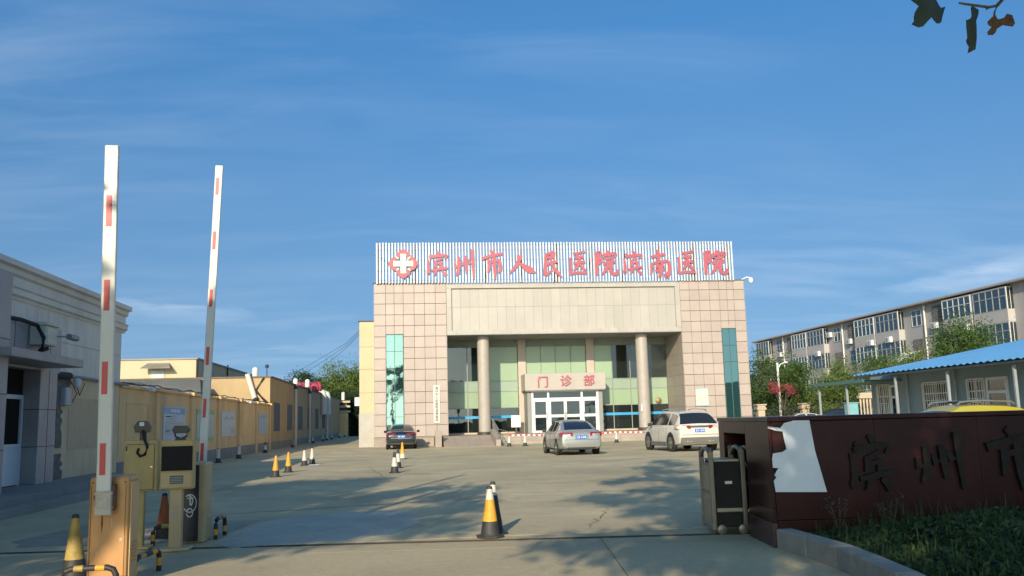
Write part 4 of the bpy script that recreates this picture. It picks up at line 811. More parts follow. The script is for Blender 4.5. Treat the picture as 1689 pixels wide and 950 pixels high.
lm = part('floodlight', MB().prism([(-.06, 1.45), (.1, 1.45), (.125, 1.50), (.1, 1.545), (-.05, 1.545), (-.08, 1.5)], -.05, .1), M('lamp_dark', (.05, .05, .035), .5), K2, local=True, bevel=.006)
part('yoke', MB().tube([(-.055, .02, 1.5), (-.05, .02, 1.41), (.02, .02, 1.38), (.09, .02, 1.41), (.1, .02, 1.5)], .012).box(-.04, -.03, 1.36, .08, .05, 1.39), dark_steel, K2, local=True)
# striped tube guards
def guard(loc, rz, w, label, h=.25):
    t = thing('tube_guard', label, 'tube guard', loc, rz, 'striped tube guards round the barriers')
    pts = [(-w/2, 0, 0), (-w/2, 0, h-.07), (-w/2+.025, 0, h-.02), (-w/2+.08, 0, h), (w/2-.08, 0, h), (w/2-.025, 0, h-.02), (w/2, 0, h-.07), (w/2, 0, 0)]
    part('bar', MB().tube(pts, .028, 10), blackpaint, t, local=True, smooth=True)
    for a0, a1 in ((-w/2+.10, -w/2+.10+(w-.2)*.3), (w/2-.10-(w-.2)*.3, w/2-.10)): part('yellow_band', MB().tube([(a0, 0, h), (a1, 0, h)], .0295, 10), cye if a0 < 0 else cy, t, local=True, smooth=True)
    for sx in (-1, 1): part('yellow_band', MB().tube([(sx*w/2, 0, .06), (sx*w/2, 0, .14)], .0295, 10), cy, t, local=True, smooth=True)
guard((-2.98, 8.92, 0), .03, .47, 'yellow and black tube guard right in front of the near barrier box'); guard((-2.76, 9.98, 0), 1.45, .62, 'yellow and black tube guard along the right side of the near barrier box', .22)
guard((-2.66, 13.1, 0), 1.5, .44, 'yellow and black tube guard right of the far barrier box', .27); guard((-3.15, 12.55, 0), .25, .5, 'yellow and black tube guard before the dark red cone', .24)
# ------------------------------------------------------------------ red granite gate wall (built in the gate-line frame)
red_g = M('red_granite', (.034, .0095, .0085), .30, spec=.2, var=.22, vs=3, grain=.25, bs=60, dirt=.25, ds=1.5, dcol=(.05, .02, .018), rnd=.06)
red_base = M('red_granite_light', (.075, .032, .03), .3, var=.2, vs=3, grain=.25, bs=60)
GW = thing('gate_wall', 'long dark red polished granite gate wall with bronze brush characters and gate niche', 'gate wall', (4.07, 9.95, 0), GA)
part('core', MB().box(.06, .05, 0, 9.5, .42, 1.40).box(.7, .44, 0, 1.2, 2.5, 1.40), joint, GW, local=True)
for k in range(8):
    part('granite_panel', MB().box(.025+1.18*k+.0015, 0, .30, .025+1.18*(k+1)-.0015, .045, 1.40), red_g, GW, local=True, bevel=.004)
    part('granite_base', MB().box(.025+1.18*k+.0015, -.02, 0, .025+1.18*(k+1)-.0015, .045, .297), red_g, GW, local=True, bevel=.004)
part('coping', MB().box(-.02, -.025, 1.402, 9.5, .46, 1.456), red_g, GW, local=True, bevel=.008)
part('coping', MB().box(-.02, .463, 1.402, 1.3, 2.56, 1.456), red_g, GW, local=True, bevel=.008)
# end face towards the gate with the niche
part('end_panel', MB().box(-.015, 0.0, .43, .022, 1.05, 1.40), red_g, GW, local=True, bevel=.004)
part('end_panel', MB().box(-.015, 1.052, 1.25, .5, 2.22, 1.40), red_g, GW, local=True, bevel=.004)
part('end_panel', MB().box(-.015, 2.222, .0, .5, 2.52, 1.40), red_g, GW, local=True, bevel=.004)
part('end_base', MB().box(-.035, -.012, 0.0, .022, 1.05, .27), red_base, GW, local=True, bevel=.006); part('end_course', MB().box(-.022, -.006, .272, .022, 1.05, .428), red_g, GW, local=True, bevel=.006)
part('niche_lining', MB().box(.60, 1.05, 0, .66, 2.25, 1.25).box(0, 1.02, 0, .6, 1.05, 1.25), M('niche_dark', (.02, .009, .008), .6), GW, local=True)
bronze = M('dark_bronze', (.022, .016, .013), .7, spec=.2, var=.3, vs=8)
for ch, x0, w, z0, h in (('滨', .86, .50, .60, .62), ('州', 1.62, .56, .59, .64), ('市', 2.44, .62, .56, .70), ('人', 3.3, .6, .58, .64), ('民', 4.1, .6, .58, .64)):
    part('wall_character', glyph(ch, w, h, .04, 'wall_character', bronze), bronze, GW, local=True, loc=(x0, -.003, z0))
# torn white paper pasted on the wall
pp = [(.02, .615), (.60, .60), (.50, 1.06), (.455, 1.448), (.245, 1.45), (.20, 1.435), (.27, 1.405), (.17, 1.385), (.12, 1.33), (.05, 1.325), (-.09, 1.345), (-.1, 1.325), (.06, 1.30), (.145, 1.29), (.155, 1.2), (.175, 1.09), (.13, 1.06), (.02, 1.045), (.0, .99), (-.03, .93), (0.0, .885), (.07, .88), (.04, .84), (.015, .80), (.04, .78), (.0, .74)]
pw = thing('torn_paper', 'large torn off sheet of pale blue grey paper pasted on the dark red gate wall', 'torn paper', (4.07, 9.95, 0), GA)
mp_ = MB(); ctr = (.27, .95)
mp_.prism([(p[0], p[1]) for p in pp], -.029, -.026)
# the strip past the wall end lies round the corner: keep it on the face
part('sheet', MB().prism([(max(.005, p[0]), p[1]) for p in pp], -.0245, -.0215), M('paper_white', (.66, .68, .69), .7, var=.06, vs=3, bump=.15, bs=8), pw, local=True)
part('loose_strip', MB().add([(-.02, -.02, 1.325), (.10, -.024, 1.318), (.10, -.026, 1.335), (-.03, -.05, 1.35)], [(0, 1, 2, 3)]), MATS['paper_white'], pw, local=True)
# ------------------------------------------------------------------ retractable gate parked in the niche
RG = thing('folding_gate', 'stainless steel folding gate head with arched frames parked in the red wall niche', 'folding gate', (3.80, 11.25, 0), GA)
gm = M('gate_steel', (.19, .175, .145), .4, metal=.5, var=.15, vs=9, dirt=.3, ds=4, dcol=(.12, .1, .07))
gp = M('gate_panel', (.34, .31, .225), .45, metal=.3, var=.1, vs=3, dirt=.35, ds=2.5, dcol=(.14, .12, .08), streak=True)
gd = M('gate_side_dark', (.022, .020, .018), .7, spec=.2, var=.2, vs=4)
def gframe(x, h, panel, slim=.03):
    y0, y1 = .02, .60
    for y in (y0, y1): part('frame_post', MB().box(x-slim, y-slim, .05, x+slim, y+slim, h-.03), gm, RG, local=True, bevel=.008)
    pts = [(x, y0+(y1-y0)*(.5-.5*math.cos(PI*k/10)), h-.16+.16*math.sin(PI*k/10)) for k in range(11)]
    part('arch', MB().tube(pts, .028, 8), gm, RG, local=True, smooth=True)
    for y in (y0, y1): part('post_cap', MB().lathe([(.038, h-.04), (.042, h-.01), (.02, h+.01)], 10, (x, y, 0)), gm, RG, local=True, smooth=True)
    if panel:
        part('panel', MB().box(x-.012, y0+.03, .52, x+.012, y1-.03, h-.22), gp, RG, local=True, bevel=.006); part('panel', MB().box(x-.012, y0+.03, .07, x+.012, y1-.03, .485), gp, RG, local=True, bevel=.006)
        part('panel_bar', MB().box(x-.02, y0+.03, .487, x+.02, y1-.03, .518).box(x-.02, y0+.03, h-.218, x+.02, y1-.03, h-.19), gm, RG, local=True)
gframe(0, 1.07, True); gframe(.40, 1.08, False); gframe(.52, 1.07, False, .022); gframe(.64, 1.07, False, .022); gframe(.78, 1.07, False, .022)
part('head_box', MB().box(.035, .04, .08, .37, .58, .90), gd, RG, local=True, bevel=.015)
part('top_plate', MB().box(.04, .025, .90, .36, .6, .93), gp, RG, local=True, bevel=.006); part('side_trim', MB().box(.05, .03, .27, .40, .039, .32), gp, RG, local=True, bevel=.006); part('label_plate', MB().box(.17, .034, .62, .26, .039, .655), white_al, RG, local=True)
for x in (.09, .36): part('wheel', MB().lathe([(.05, -.02), (.06, -.015), (.06, .015), (.05, .02)], 14, (x, .0, .06), 'y'), gm, RG, local=True, smooth=True)
part('link_bar', MB().tube([(.40, .02, .95), (.8, .02, .2)], .012).tube([(.40, .02, .2), (.8, .02, .95)], .012).tube([(.40, .6, .95), (.8, .6, .2)], .012), gm, RG, local=True)
# ------------------------------------------------------------------ planter
PL = thing('planter_kerb', 'rough concrete kerb edging the dark planter in front of the red wall', 'kerb', (4.05, 9.9, 0))
kp = [(4.06, 9.94), (4.07, 9.2), (4.06, 8.5), (3.97, 7.8), (3.84, 7.0), (3.66, 6.2), (3.42, 5.3), (3.1, 4.4), (2.75, 3.5)]
for i in range(len(kp)-1):
    (xa, ya), (xb, yb) = kp[i], kp[i+1]; d = Vector((xb-xa, yb-ya)).normalized(); nrm = Vector((-d.y, d.x))*.2
    e = d*.004
    q = [(xa+e.x, ya+e.y), (xb-e.x, yb-e.y), (xb-e.x+nrm.x, yb-e.y+nrm.y), (xa+e.x+nrm.x, ya+e.y+nrm.y)]
    part('kerb_stone', MB().hexa([(p[0], p[1], -.1) for p in q]+[(p[0], p[1], .21) for p in q]), concrete_b, PL, bevel=.02)
sp = [(p[0]+.18, p[1]) for p in kp]+[(14, 3.5), (14, 8.75), (4.3, 9.86)]
struct('planter_soil', MB().add([(p[0], p[1], .17) for p in sp], [tuple(range(len(sp)))]), soil)

# ------------------------------------------------------------------ prefab with blue roof
PF = thing('prefab_office', 'white prefab office with bright blue corrugated roof, barred windows and porch posts', 'building', (20.4, 30, 0))
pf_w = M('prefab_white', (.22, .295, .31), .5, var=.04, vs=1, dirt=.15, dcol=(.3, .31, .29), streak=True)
for k in range(17):
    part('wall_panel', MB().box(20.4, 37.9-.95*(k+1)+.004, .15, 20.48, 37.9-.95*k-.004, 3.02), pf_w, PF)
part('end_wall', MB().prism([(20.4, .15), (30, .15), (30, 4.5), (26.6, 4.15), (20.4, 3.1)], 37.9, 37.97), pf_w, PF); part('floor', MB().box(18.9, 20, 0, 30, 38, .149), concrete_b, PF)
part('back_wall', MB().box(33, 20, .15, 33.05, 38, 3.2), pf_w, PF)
blue_r = M('blue_roof_sheet', (.14, .37, .64), .36, var=.08, vs=.7, dirt=.12, ds=1, dcol=(.05, .14, .3), streak=False)
def sheet(y0, y1):
    m = MB(); n = int((y1-y0)/.045); vs = []
    for k in range(n+1):
        y = y0+(y1-y0)*k/n; dz = .026*math.cos(2*PI*y/.36)
        vs += [(18.55, y, 2.97+dz), (26.6, y, 4.38+dz), (34.6, y, 2.97+dz)]
    fs = []
    for k in range(n): fs += [(3*k, 3*k+1, 3*k+4, 3*k+3), (3*k+1, 3*k+2, 3*k+5, 3*k+4)]
    return m.add(vs, fs)
for k in range(9): part('roof_sheet', sheet(20+1.8*k, 20+1.8*(k+1)+.03), blue_r, PF, smooth=True)
part('eave_beam', MB().box(18.72, 20, 2.86, 18.80, 36.1, 2.93), M('eave_grey', (.16, .19, .20), .5), PF)
part('ceiling_board', MB().hexa([(18.8, 20, 2.9), (20.4, 20, 3.1), (20.4, 36, 3.1), (18.8, 36, 2.9), (18.8, 20, 2.92), (20.4, 20, 3.13), (20.4, 36, 3.13), (18.8, 36, 2.92)]), pf_w, PF)
cn = part('porch_canopy', MB().box(18.70, 35.4, 2.70, 22.4, 40.0, 2.765), M('green_canopy', (.07, .17, .145), .5), PF); part('canopy_edge', MB().box(18.66, 35.4, 2.66, 18.698, 40.0, 2.80), MATS['green_canopy'], cn)
for (x, y) in ((18.85, 39.85), (18.85, 37.2), (18.8, 33.1), (18.8, 29.65), (18.8, 26.1), (18.8, 23)): part('porch_post', MB().box(x-.045, y-.045, 0, x+.045, y+.045, 2.79), M('post_grey', (.28, .31, .32), .45), PF, bevel=.01)
def pf_window(y0, y1, z0, z1, bars=True):
    w_ = part('window', MB().box(20.37, y0, z0, 20.397, y1, z1), dark_glass, PF)
    part('window_back', MB().box(20.385, y0, z0, 20.3965, y1, z1), M('window_back', (.05, .06, .055), .8), w_)
    fm_ = MB().box(20.34, y0-.06, z0-.06, 20.398, y1+.06, z0).box(20.34, y0-.06, z1, 20.398, y1+.06, z1+.06).box(20.34, y0-.06, z0, 20.398, y0, z1).box(20.34, y1, z0, 20.398, y1+.06, z1).box(20.345, (y0+y1)/2-.03, z0, 20.398, (y0+y1)/2+.03, z1).box(20.345, y0, z0+(z1-z0)*.68, 20.398, y1, z0+(z1-z0)*.68+.05)
    part('frame', fm_, white_al, w_)
    if bars:
        br = MB(); n = int((y1-y0)/.14)
        for k in range(n+1): br.box(20.28, y0+(y1-y0)*k/n-.01, z0, 20.30, y0+(y1-y0)*k/n+.01, z1)
        for z in (z0+.05, (z0+z1)/2, z1-.05): br.box(20.275, y0-.02, z-.012, 20.305, y1+.02, z+.012)
        part('bars', br, white_pl, w_)
pf_window(36.45, 37.35, 1.0, 2.55); pf_window(32.2, 33.8, 1.15, 2.5); pf_window(30.0, 30.9, 1.15, 2.5); pf_window(24, 25.6, 1.15, 2.5)
for (y0, y1) in ((35.75, 36.35), (28.7, 29.85)):
    d = part('door', MB().box(20.34, y0, .16, 20.399, y0+.1, 2.55).box(20.34, y1-.1, .16, 20.399, y1, 2.55).box(20.34, y0+.1, 2.45, 20.399, y1-.1, 2.55).box(20.34, y0+.1, 1.98, 20.399, y1-.1, 2.08).box(20.34, y0+.1, .16, 20.399, y1-.1, .9), white_al, PF)
    part('door_pane', MB().box(20.37, y0+.1, .9, 20.38, y1-.1, 1.98).box(20.37, y0+.1, 2.08, 20.38, y1-.1, 2.45), dark_glass, d); part('door_back', MB().box(20.392, y0+.1, .9, 20.397, y1-.1, 2.45), MATS['window_back'], d)
for y in (34.9, 31.6, 27.2): part('drain_pipe', MB().tube([(20.3, y, .15), (20.3, y, 3.0)], .05), MATS['post_grey'], PF)

# ------------------------------------------------------------------ apartment block
XA = 48.0
AP = thing('apartment_block', 'long four storey grey beige apartment block with glazed balconies and white downpipes', 'apartment block', (52, 90, 0))
ap_w = M('apartment_render', (.40, .37, .35), .85, var=.06, vs=.4, dirt=.3, ds=.4, dcol=(.25, .21, .18), streak=True)
ap_b = M('apartment_balcony', (.44, .41, .385), .85, var=.05, vs=.5, dirt=.25, ds=.6, dcol=(.28, .24, .2), streak=True)
part('wall', MB().box(XA, 46, 0, XA+12, 119.3, 11.25), ap_w, AP)
part('roof_edge', MB().box(XA-.70, 45.5, 11.26, XA+12.5, 119.9, 11.37), M('roof_edge_grey', (.30, .285, .27), .8), AP); part('roof_rail', MB().box(XA-.66, 45.5, 11.371, XA-.6, 119.8, 11.46), ap_b, AP)
ap_glass = glass('apartment_glass', (.50, .56, .58), .10, .85)
ap_in = M('apartment_room', (.10, .105, .11), .9, rnd=.5)
cur = M('apartment_curtain', (.55, .60, .62), .9, var=.15, vs=4, rnd=.4, hue=.12)
brown_bars = M('brown_grille', (.20, .17, .14), .7)
def ap_open(y0, y1, z0, z1, x, n, kind):
    nm = 'window' if n <= 2 else 'glazing'
    w_ = part(nm, MB().box(x-.02, y0, z0, x-.012, y1, z1), ap_glass, AP)
    part('backing', MB().box(x-.006, y0, z0, x-.001, y1, z1), ap_in, w_)
    fm_ = MB()
    for k in range(n+1):
        y = y0+(y1-y0)*k/n; fm_.box(x-.07, y-.027, z0, x-.021, y+.027, z1)
    for z in (z0, z0+(z1-z0)*.62, z1): fm_.box(x-.065, y0, z-.035, x-.0215, y1, z+.035)
    part('frame', fm_, brown_bars if kind == 'brown' else (M('apartment_frame', (.52, .52, .50), .45) if kind == 'white' else window_frame_m), w_)
    if kind in ('white', 'grey') and n > 2:
        cvm = MB(); k0 = random.random()*.4; ya = y0+(y1-y0)*k0; yb = ya+(y1-y0)*random.uniform(.25, .55)
        q = 12
        for k in range(q): cvm.add([(x-.011, ya+(yb-ya)*k/q, z0), (x-.0075, ya+(yb-ya)*(k+.5)/q, z0), (x-.0075, ya+(yb-ya)*(k+.5)/q, z1), (x-.011, ya+(yb-ya)*k/q, z1), (x-.011, ya+(yb-ya)*(k+1)/q, z0), (x-.011, ya+(yb-ya)*(k+1)/q, z1)], [(0, 1, 2, 3), (1, 4, 5, 2)])
        part('curtain', cvm, cur, w_)
    if kind in ('brown', 'barred'):
        br = MB(); nn = int((y1-y0)/.16)
        for k in range(nn): br.box(x-.16, y0+.16*k, z0, x-.14, y0+.16*k+.03, z1)
        for k in range(4): br.box(x-.165, y0, z0+(z1-z0)*k/3-.015, x-.135, y1, z0+(z1-z0)*k/3+.015)
        part('grille', br, brown_bars, w_)
kinds = ['white', 'grey', 'white', 'brown', 'white', 'grey', 'barred', 'white']
ki = 0
for P_ in (126.6, 110.5, 94.4, 78.2, 62.1):
    if P_ < 119: part('downpipe', MB().tube([(XA-.14, P_, 0), (XA-.14, P_, 11.2)], .09), pipe_m, AP)
    for fl in range(4):
        z = 2.8*fl
        for (a, b) in ((1.2, 2.8), (13.9, 15.5)):
            y1, y0 = P_-a, P_-b
            if y1 > 118.5: continue
            if fl == 0: continue
            ap_open(y0, y1, z+.95, z+2.45, XA, 2, ['white', 'grey', 'brown'][(ki) % 3]); ki += 1
        for (a, b) in ((3.6, 7.75), (8.05, 12.4)):
            y1, y0 = P_-a, P_-b
            if y1 > 119.5: continue
            if fl == 0: continue
            part('balcony', MB().box(XA-.62, y0, z-.12, XA-.001, y1, z+.86), ap_b, AP)
            part('balcony_top', MB().box(XA-.62, y0, z+2.601, XA-.001, y1, z+2.67), ap_b, AP)
            if a < 4: part('party_wall', MB().box(XA-.56, y0-.16, z+.861, XA-.002, y0+.0, z+2.6), ap_b, AP)
            sg = part('side_glazing', MB().box(XA-.54, y0+.01, z+.875, XA-.002, y0+.02, z+2.59), ap_glass, AP); part('frame', MB().box(XA-.58, y0, z+.862, XA-.53, y0+.05, z+2.6).box(XA-.28, y0, z+.862, XA-.24, y0+.05, z+2.6), white_al, sg); part('side_back', MB().box(XA-.54, y0+.03, z+.875, XA-.002, y0+.05, z+2.59), ap_in, sg)
            ap_open(y0+.06, y1-.06, z+.87, z+2.59, XA-.56, 5, kinds[ki % 8]); ki += 1
t_ = MB()
for k in range(10):
    a0, a1 = PI*k/20, PI*(k+1)/20
    t_.add([(XA-1.0*math.sin(a0), 78.9, 8.3-1.0+.9*math.cos(a0)-1.2), (XA-1.0*math.sin(a0), 82, 8.3-1.0+.9*math.cos(a0)-1.2), (XA-1.0*math.sin(a1), 82, 8.3-1.0+.9*math.cos(a1)-1.2), (XA-1.0*math.sin(a1), 78.9, 8.3-1.0+.9*math.cos(a1)-1.2)], [(0, 1, 2, 3)])
part('door_hood', t_, white_pl, AP, smooth=True)
acs = [(97.3, 10.2, 0, 'air conditioner high beside a window, left of the second downpipe of the apartment block'), (99.3, 8.2, 1, 'air conditioner under the white glazed balcony left of the second downpipe'), (111.4, 9.0, 0, 'air conditioner nearest the far left end of the apartment block, upper row'), (92.7, 9.05, 0, 'air conditioner just right of the second downpipe, under a barred window'), (87.1, 8.4, 1, 'left one of two air conditioners on the middle pair of balcony fronts'), (83.5, 8.4, 1, 'right one of two air conditioners on the middle pair of balcony fronts'), (90.8, 6.9, 0, 'lower air conditioner beside the dark balcony window right of the second downpipe'), (76.5, 9.05, 0, 'air conditioner just right of the third downpipe under an upper window'), (71.1, 8.3, 1, 'air conditioner partly behind the tree top under the large white balcony')]
ac0 = None
for y, z, bal, lab in acs:
    loc = (XA-(.62 if bal else 0)-.08, y, z)
    if ac0 is None: ac0 = ac_unit(lab, loc, -PI/2)
    else: dup(ac0, loc, -PI/2, lab)
# ------------------------------------------------------------------ fence, lamp and far street things on the right
def fence_post(x, y, lab, w=.62, h=2.3):
    t = thing('gate_pillar', lab, 'pillar', (x, y, 0), 0, 'beige pillars of the side fence')
    part('shaft', MB().box(-w/2, -w/2, 0, w/2, w/2, h-.5), ap_pil, t, local=True, bevel=.03); part('capital', MB().box(-w/2-.1, -w/2-.1, h-.5, w/2+.1, w/2+.1, h-.3).box(-w/2-.05, -w/2-.05, h-.3, w/2+.05, w/2+.05, h-.02).box(-w/2-.14, -w/2-.14, h-.12, w/2+.14, w/2+.14, h), ap_pil, t, local=True, bevel=.02)
    return t
ap_pil = M('pillar_beige', (.52, .42, .30), .8, var=.08, vs=2)
fence_post(30.0, 75, 'beige fence pillar right beside the hospital tower'); fence_post(34.0, 75, 'beige fence pillar with capital in the middle of the side fence')
BW = thing('baluster_wall', 'beige balustrade wall with slender balusters beside the white prefab', 'balustrade', (31.9, 60, 0))
part('top_rail', MB().box(31.2, 59.8, 2.35, 33.2, 60.2, 2.55).box(31.3, 59.85, 2.55, 32.9, 60.15, 2.75), ap_pil, BW, bevel=.02); part('bottom_rail', MB().box(31.2, 59.8, 0, 33.2, 60.2, .5), ap_pil, BW)
bal = MB().lathe([(.06, 0), (.09, .2), (.06, .5), (.05, 1.2), (.075, 1.7), (.06, 1.84)], 8).mesh('baluster', ap_pil, smooth=True)
for k in range(8): part('baluster', bal, ap_pil, BW, loc=(31.35+.24*k, 60, .502))
IF = thing('iron_fence', 'dark iron bar fence between the beige pillars at the right side of the yard', 'fence', (33, 75, 0))
part('rail', MB().box(24.5, 74.97, 1.75, 42, 75.03, 1.81).box(24.5, 74.97, .3, 42, 75.03, .36), dark_steel, IF)
bar = MB().box(-.015, -.015, 0, .015, .015, 1.9).mesh('bar', dark_steel)
for k in range(110): part('bar', bar, dark_steel, IF, loc=(24.6+.16*k, 75.0+.001*(k % 2), .1))
LP = thing('street_lamp', 'slim white lamp post with one curved arm among the trees on the right', 'street lamp', (32.3, 75, 0))
part('pole', MB().tube([(32.25, 76, 0), (32.25, 76, 5.9)], .10, 8), white_pl, LP, smooth=True); part('arm', MB().tube([(32.25, 76, 5.3), (32.5, 76, 5.75), (33.0, 76, 5.95)], .05, 6), white_pl, LP, smooth=True); part('lantern', MB().lathe([(.05, .1), (.16, .04), (.18, -.05), (.08, -.1)], 10, (33.05, 76, 5.93)), white_pl, LP, smooth=True)
t = thing('utility_box', 'small pale teal box standing before the right end of the side fence', 'utility box', (27.4, 56, 0)); part('case', MB().box(27.35, 54, 0, 28.05, 54.5, 1.98), M('teal_box', (.20, .42, .45), .5), t, bevel=.03); part('lid', MB().box(27.3, 53.95, 1.985, 28.1, 54.55, 2.04), MATS['teal_box'], t)
# ------------------------------------------------------------------ vehicles
car_black = M('car_dark', (.018, .02, .026), .25, var=0, coat=1.0, metal=.3)
car_silver = M('car_silver', (.42, .43, .40), .3, var=0, coat=.8, metal=.55)
car_white = M('car_pearl', (.62, .58, .50), .3, var=0, coat=.8)
car_yellow = M('car_yellow', (.40, .33, .035), .4, var=0, coat=.6)
car_glass = M('car_glass', (.016, .019, .024), .06, var=0, spec=.7, coat=.5)
tyre_m = M('tyre', (.018, .018, .018), .85, var=.15, vs=9); rim_m = M('alloy_rim', (.5, .5, .48), .3, metal=.8, var=0)
tail_red = M('tail_red', (.26, .012, .018), .2, var=0, coat=.8); tail_clear = M('tail_clear', (.6, .55, .5), .15, var=0, coat=.8); plate_b = M('plate_blue', (.03, .14, .55), .4, var=0); trim_k = M('car_trim', (.028, .027, .025), .6, var=.1); trim_g = M('car_cladding', (.14, .135, .12), .65, var=.08)
def interp(tab, y):
    for (a, b) in zip(tab[:-1], tab[1:]):
        if a[0] <= y <= b[0]:
            t_ = (y-a[0])/(b[0]-a[0]); t2 = t_*t_*(3-2*t_)*.35+t_*.65
            return tuple(a[i]+(b[i]-a[i])*t2 for i in range(1, len(a)))
    return tab[0][1:] if y < tab[0][0] else tab[-1][1:]
def car(label, cat, loc, rz, paint, cfg, name='parked_car', plate=True):
    T = thing(name, label, cat, loc, rz, 'cars in the yard')
    # lower shell: loft of cross sections (y: half width, bottom, top)
    tab = cfg['body']; ys_ = sorted(set([q[0] for q in tab]+[tab[0][0]+(tab[-1][0]-tab[0][0])*k/26 for k in range(27)]))
    m = MB(); secs = []
    for y in ys_:
        hw, zb, zt = interp(tab, y)
        half = [(.80, 0, 0), (.95, .0, .05), (1.0, .38, 0), (.995, .62, 0), (.975, 1, -.12), (.95, 1, -.05), (.90, 1, -.012), (.55, 1, .012), (0, 1, .02)]
        pr = [(0, zb)]+[(h[0]*hw, zb+h[1]*(zt-zb)+h[2]*min(1, (zt-zb)/.4)) for h in half]
        ring = pr+[(-p[0], p[1]) for p in pr[-2:0:-1]]
        secs.append([(p[0], y, p[1]) for p in ring])
    k = len(secs[0]); vs = [p for s_ in secs for p in s_]; fs = []
    for i in range(len(secs)-1):
        for j in range(k): fs.append((i*k+j, i*k+(j+1) % k, (i+1)*k+(j+1) % k, (i+1)*k+j))
    fs += [tuple(range(k)), tuple((len(secs)-1)*k+j for j in range(k))]
    me = MB().add(vs, fs).mesh('body', paint, smooth=True); body = part('body', me, paint, T, local=True)
    hmax = cfg['hw']
    for sx in (-1, 1):
        for y in cfg.get('seams', (-.92, .02, .98)):
            hw_, zb_, zt_ = interp(tab, y); h_ = zt_-zb_; X = [(.16, .985), (.38, 1.002), (.62, .998), (.86, .984)]
            m = MB()
            for (f0, x0), (f1, x1) in zip(X[:-1], X[1:]):
                m.hexa([(sx*(hw_*x0-.02), y-.006, zb_+f0*h_), (sx*(hw_*x0+.0015), y-.006, zb_+f0*h_), (sx*(hw_*x0+.0015), y+.006, zb_+f0*h_), (sx*(hw_*x0-.02), y+.006, zb_+f0*h_), (sx*(hw_*x1-.02), y-.006, zb_+f1*h_), (sx*(hw_*x1+.0015), y-.006, zb_+f1*h_), (sx*(hw_*x1+.0015), y+.006, zb_+f1*h_), (sx*(hw_*x1-.02), y+.006, zb_+f1*h_)])
            part('door_seam', m, trim_k, T, local=True)
        for y in (-.70, .24):
            hw_, zb_, zt_ = interp(tab, y); z = zb_+.76*(zt_-zb_)
            part('door_handle', MB().box(sx*hw_-.02, y-.09, z-.014, sx*hw_+.016, y+.09, z+.014), cfg.get('handle', paint), T, local=True, bevel=.006)
        part('sill_strip', MB().box(sx*(hmax-.02)-.015, -.95, interp(tab, 0)[1]+.02, sx*(hmax-.02)+.015, .98, interp(tab, 0)[1]+.10), trim_k, T, local=True, bevel=.006)
    # cabin: loft with the panes cut out as parts of their own
    cab = cfg['cabin']; st = cfg['stations']; wb, wt = cfg['wb'], cfg['wt']; zb = cfg['zb']; S_ = []
    for y in st:
        (zr,) = interp(cab, y); h = max(.02, zr-zb); fr_ = min(1, h/(cfg['zmax']-zb))
        w2 = wb+(wt-wb)*fr_
        half = [(wb+.02, zb-.12), (wb+.005, zb+min(.05, .2*h)), (wb+(w2-wb)*cfg.get('wf', .86), zb+h*cfg.get('wf', .86)), (w2-.02, zb+h*.945), (w2*.80, zr-.004), (w2*.4, zr+.012), (0, zr+.018)]
        S_.append([(p[0], y, p[1]) for p in half]+[(-p[0], y, p[1]) for p in half[-2::-1]])
    k = len(S_[0]); vs = [p for s_ in S_ for p in s_]; G_ = {'cabin': [], 'side_window': {}, 'rear_window': [], 'windshield': []}
    for i in range(len(S_)-1):
        ym = (st[i]+st[i+1])/2
        for j in range(k-1):
            q = (i*k+j, (i+1)*k+j, (i+1)*k+j+1, i*k+j+1); key = 'cabin'
            side = j in (1, k-3)
            if side:
                for wi, (a, b) in enumerate(cfg['side']):
                    if a <= ym <= b: key = ('side_window', wi, j == 1)
            elif 4 <= j <= k-6 or (cfg.get('widerear') and 3 <= j <= k-5):
                if cfg['rear'][0] <= ym <= cfg['rear'][1]: key = 'rear_window'
                if cfg['front'][0] <= ym <= cfg['front'][1]: key = 'windshield'
            if isinstance(key, tuple): G_['side_window'].setdefault(key, []).append(q)
            else: G_[key].append(q)
    def sub(faces):
        used = sorted({v for q in faces for v in q}); mp_ = {v: i for i, v in enumerate(used)}
        return MB().add([vs[v] for v in used], [tuple(mp_[v] for v in q) for q in faces])
    part('cabin', sub(G_['cabin']), paint, T, local=True, smooth=True)
    for key, fl in G_['side_window'].items(): part('side_window', sub(fl), car_glass, T, local=True, smooth=True)
    for nm in ('rear_window', 'windshield'):
        if G_[nm]: part(nm, sub(G_[nm]), car_glass, T, local=True, smooth=True)
    # wheels
    hw = cfg['hw']; R_ = cfg['wr']
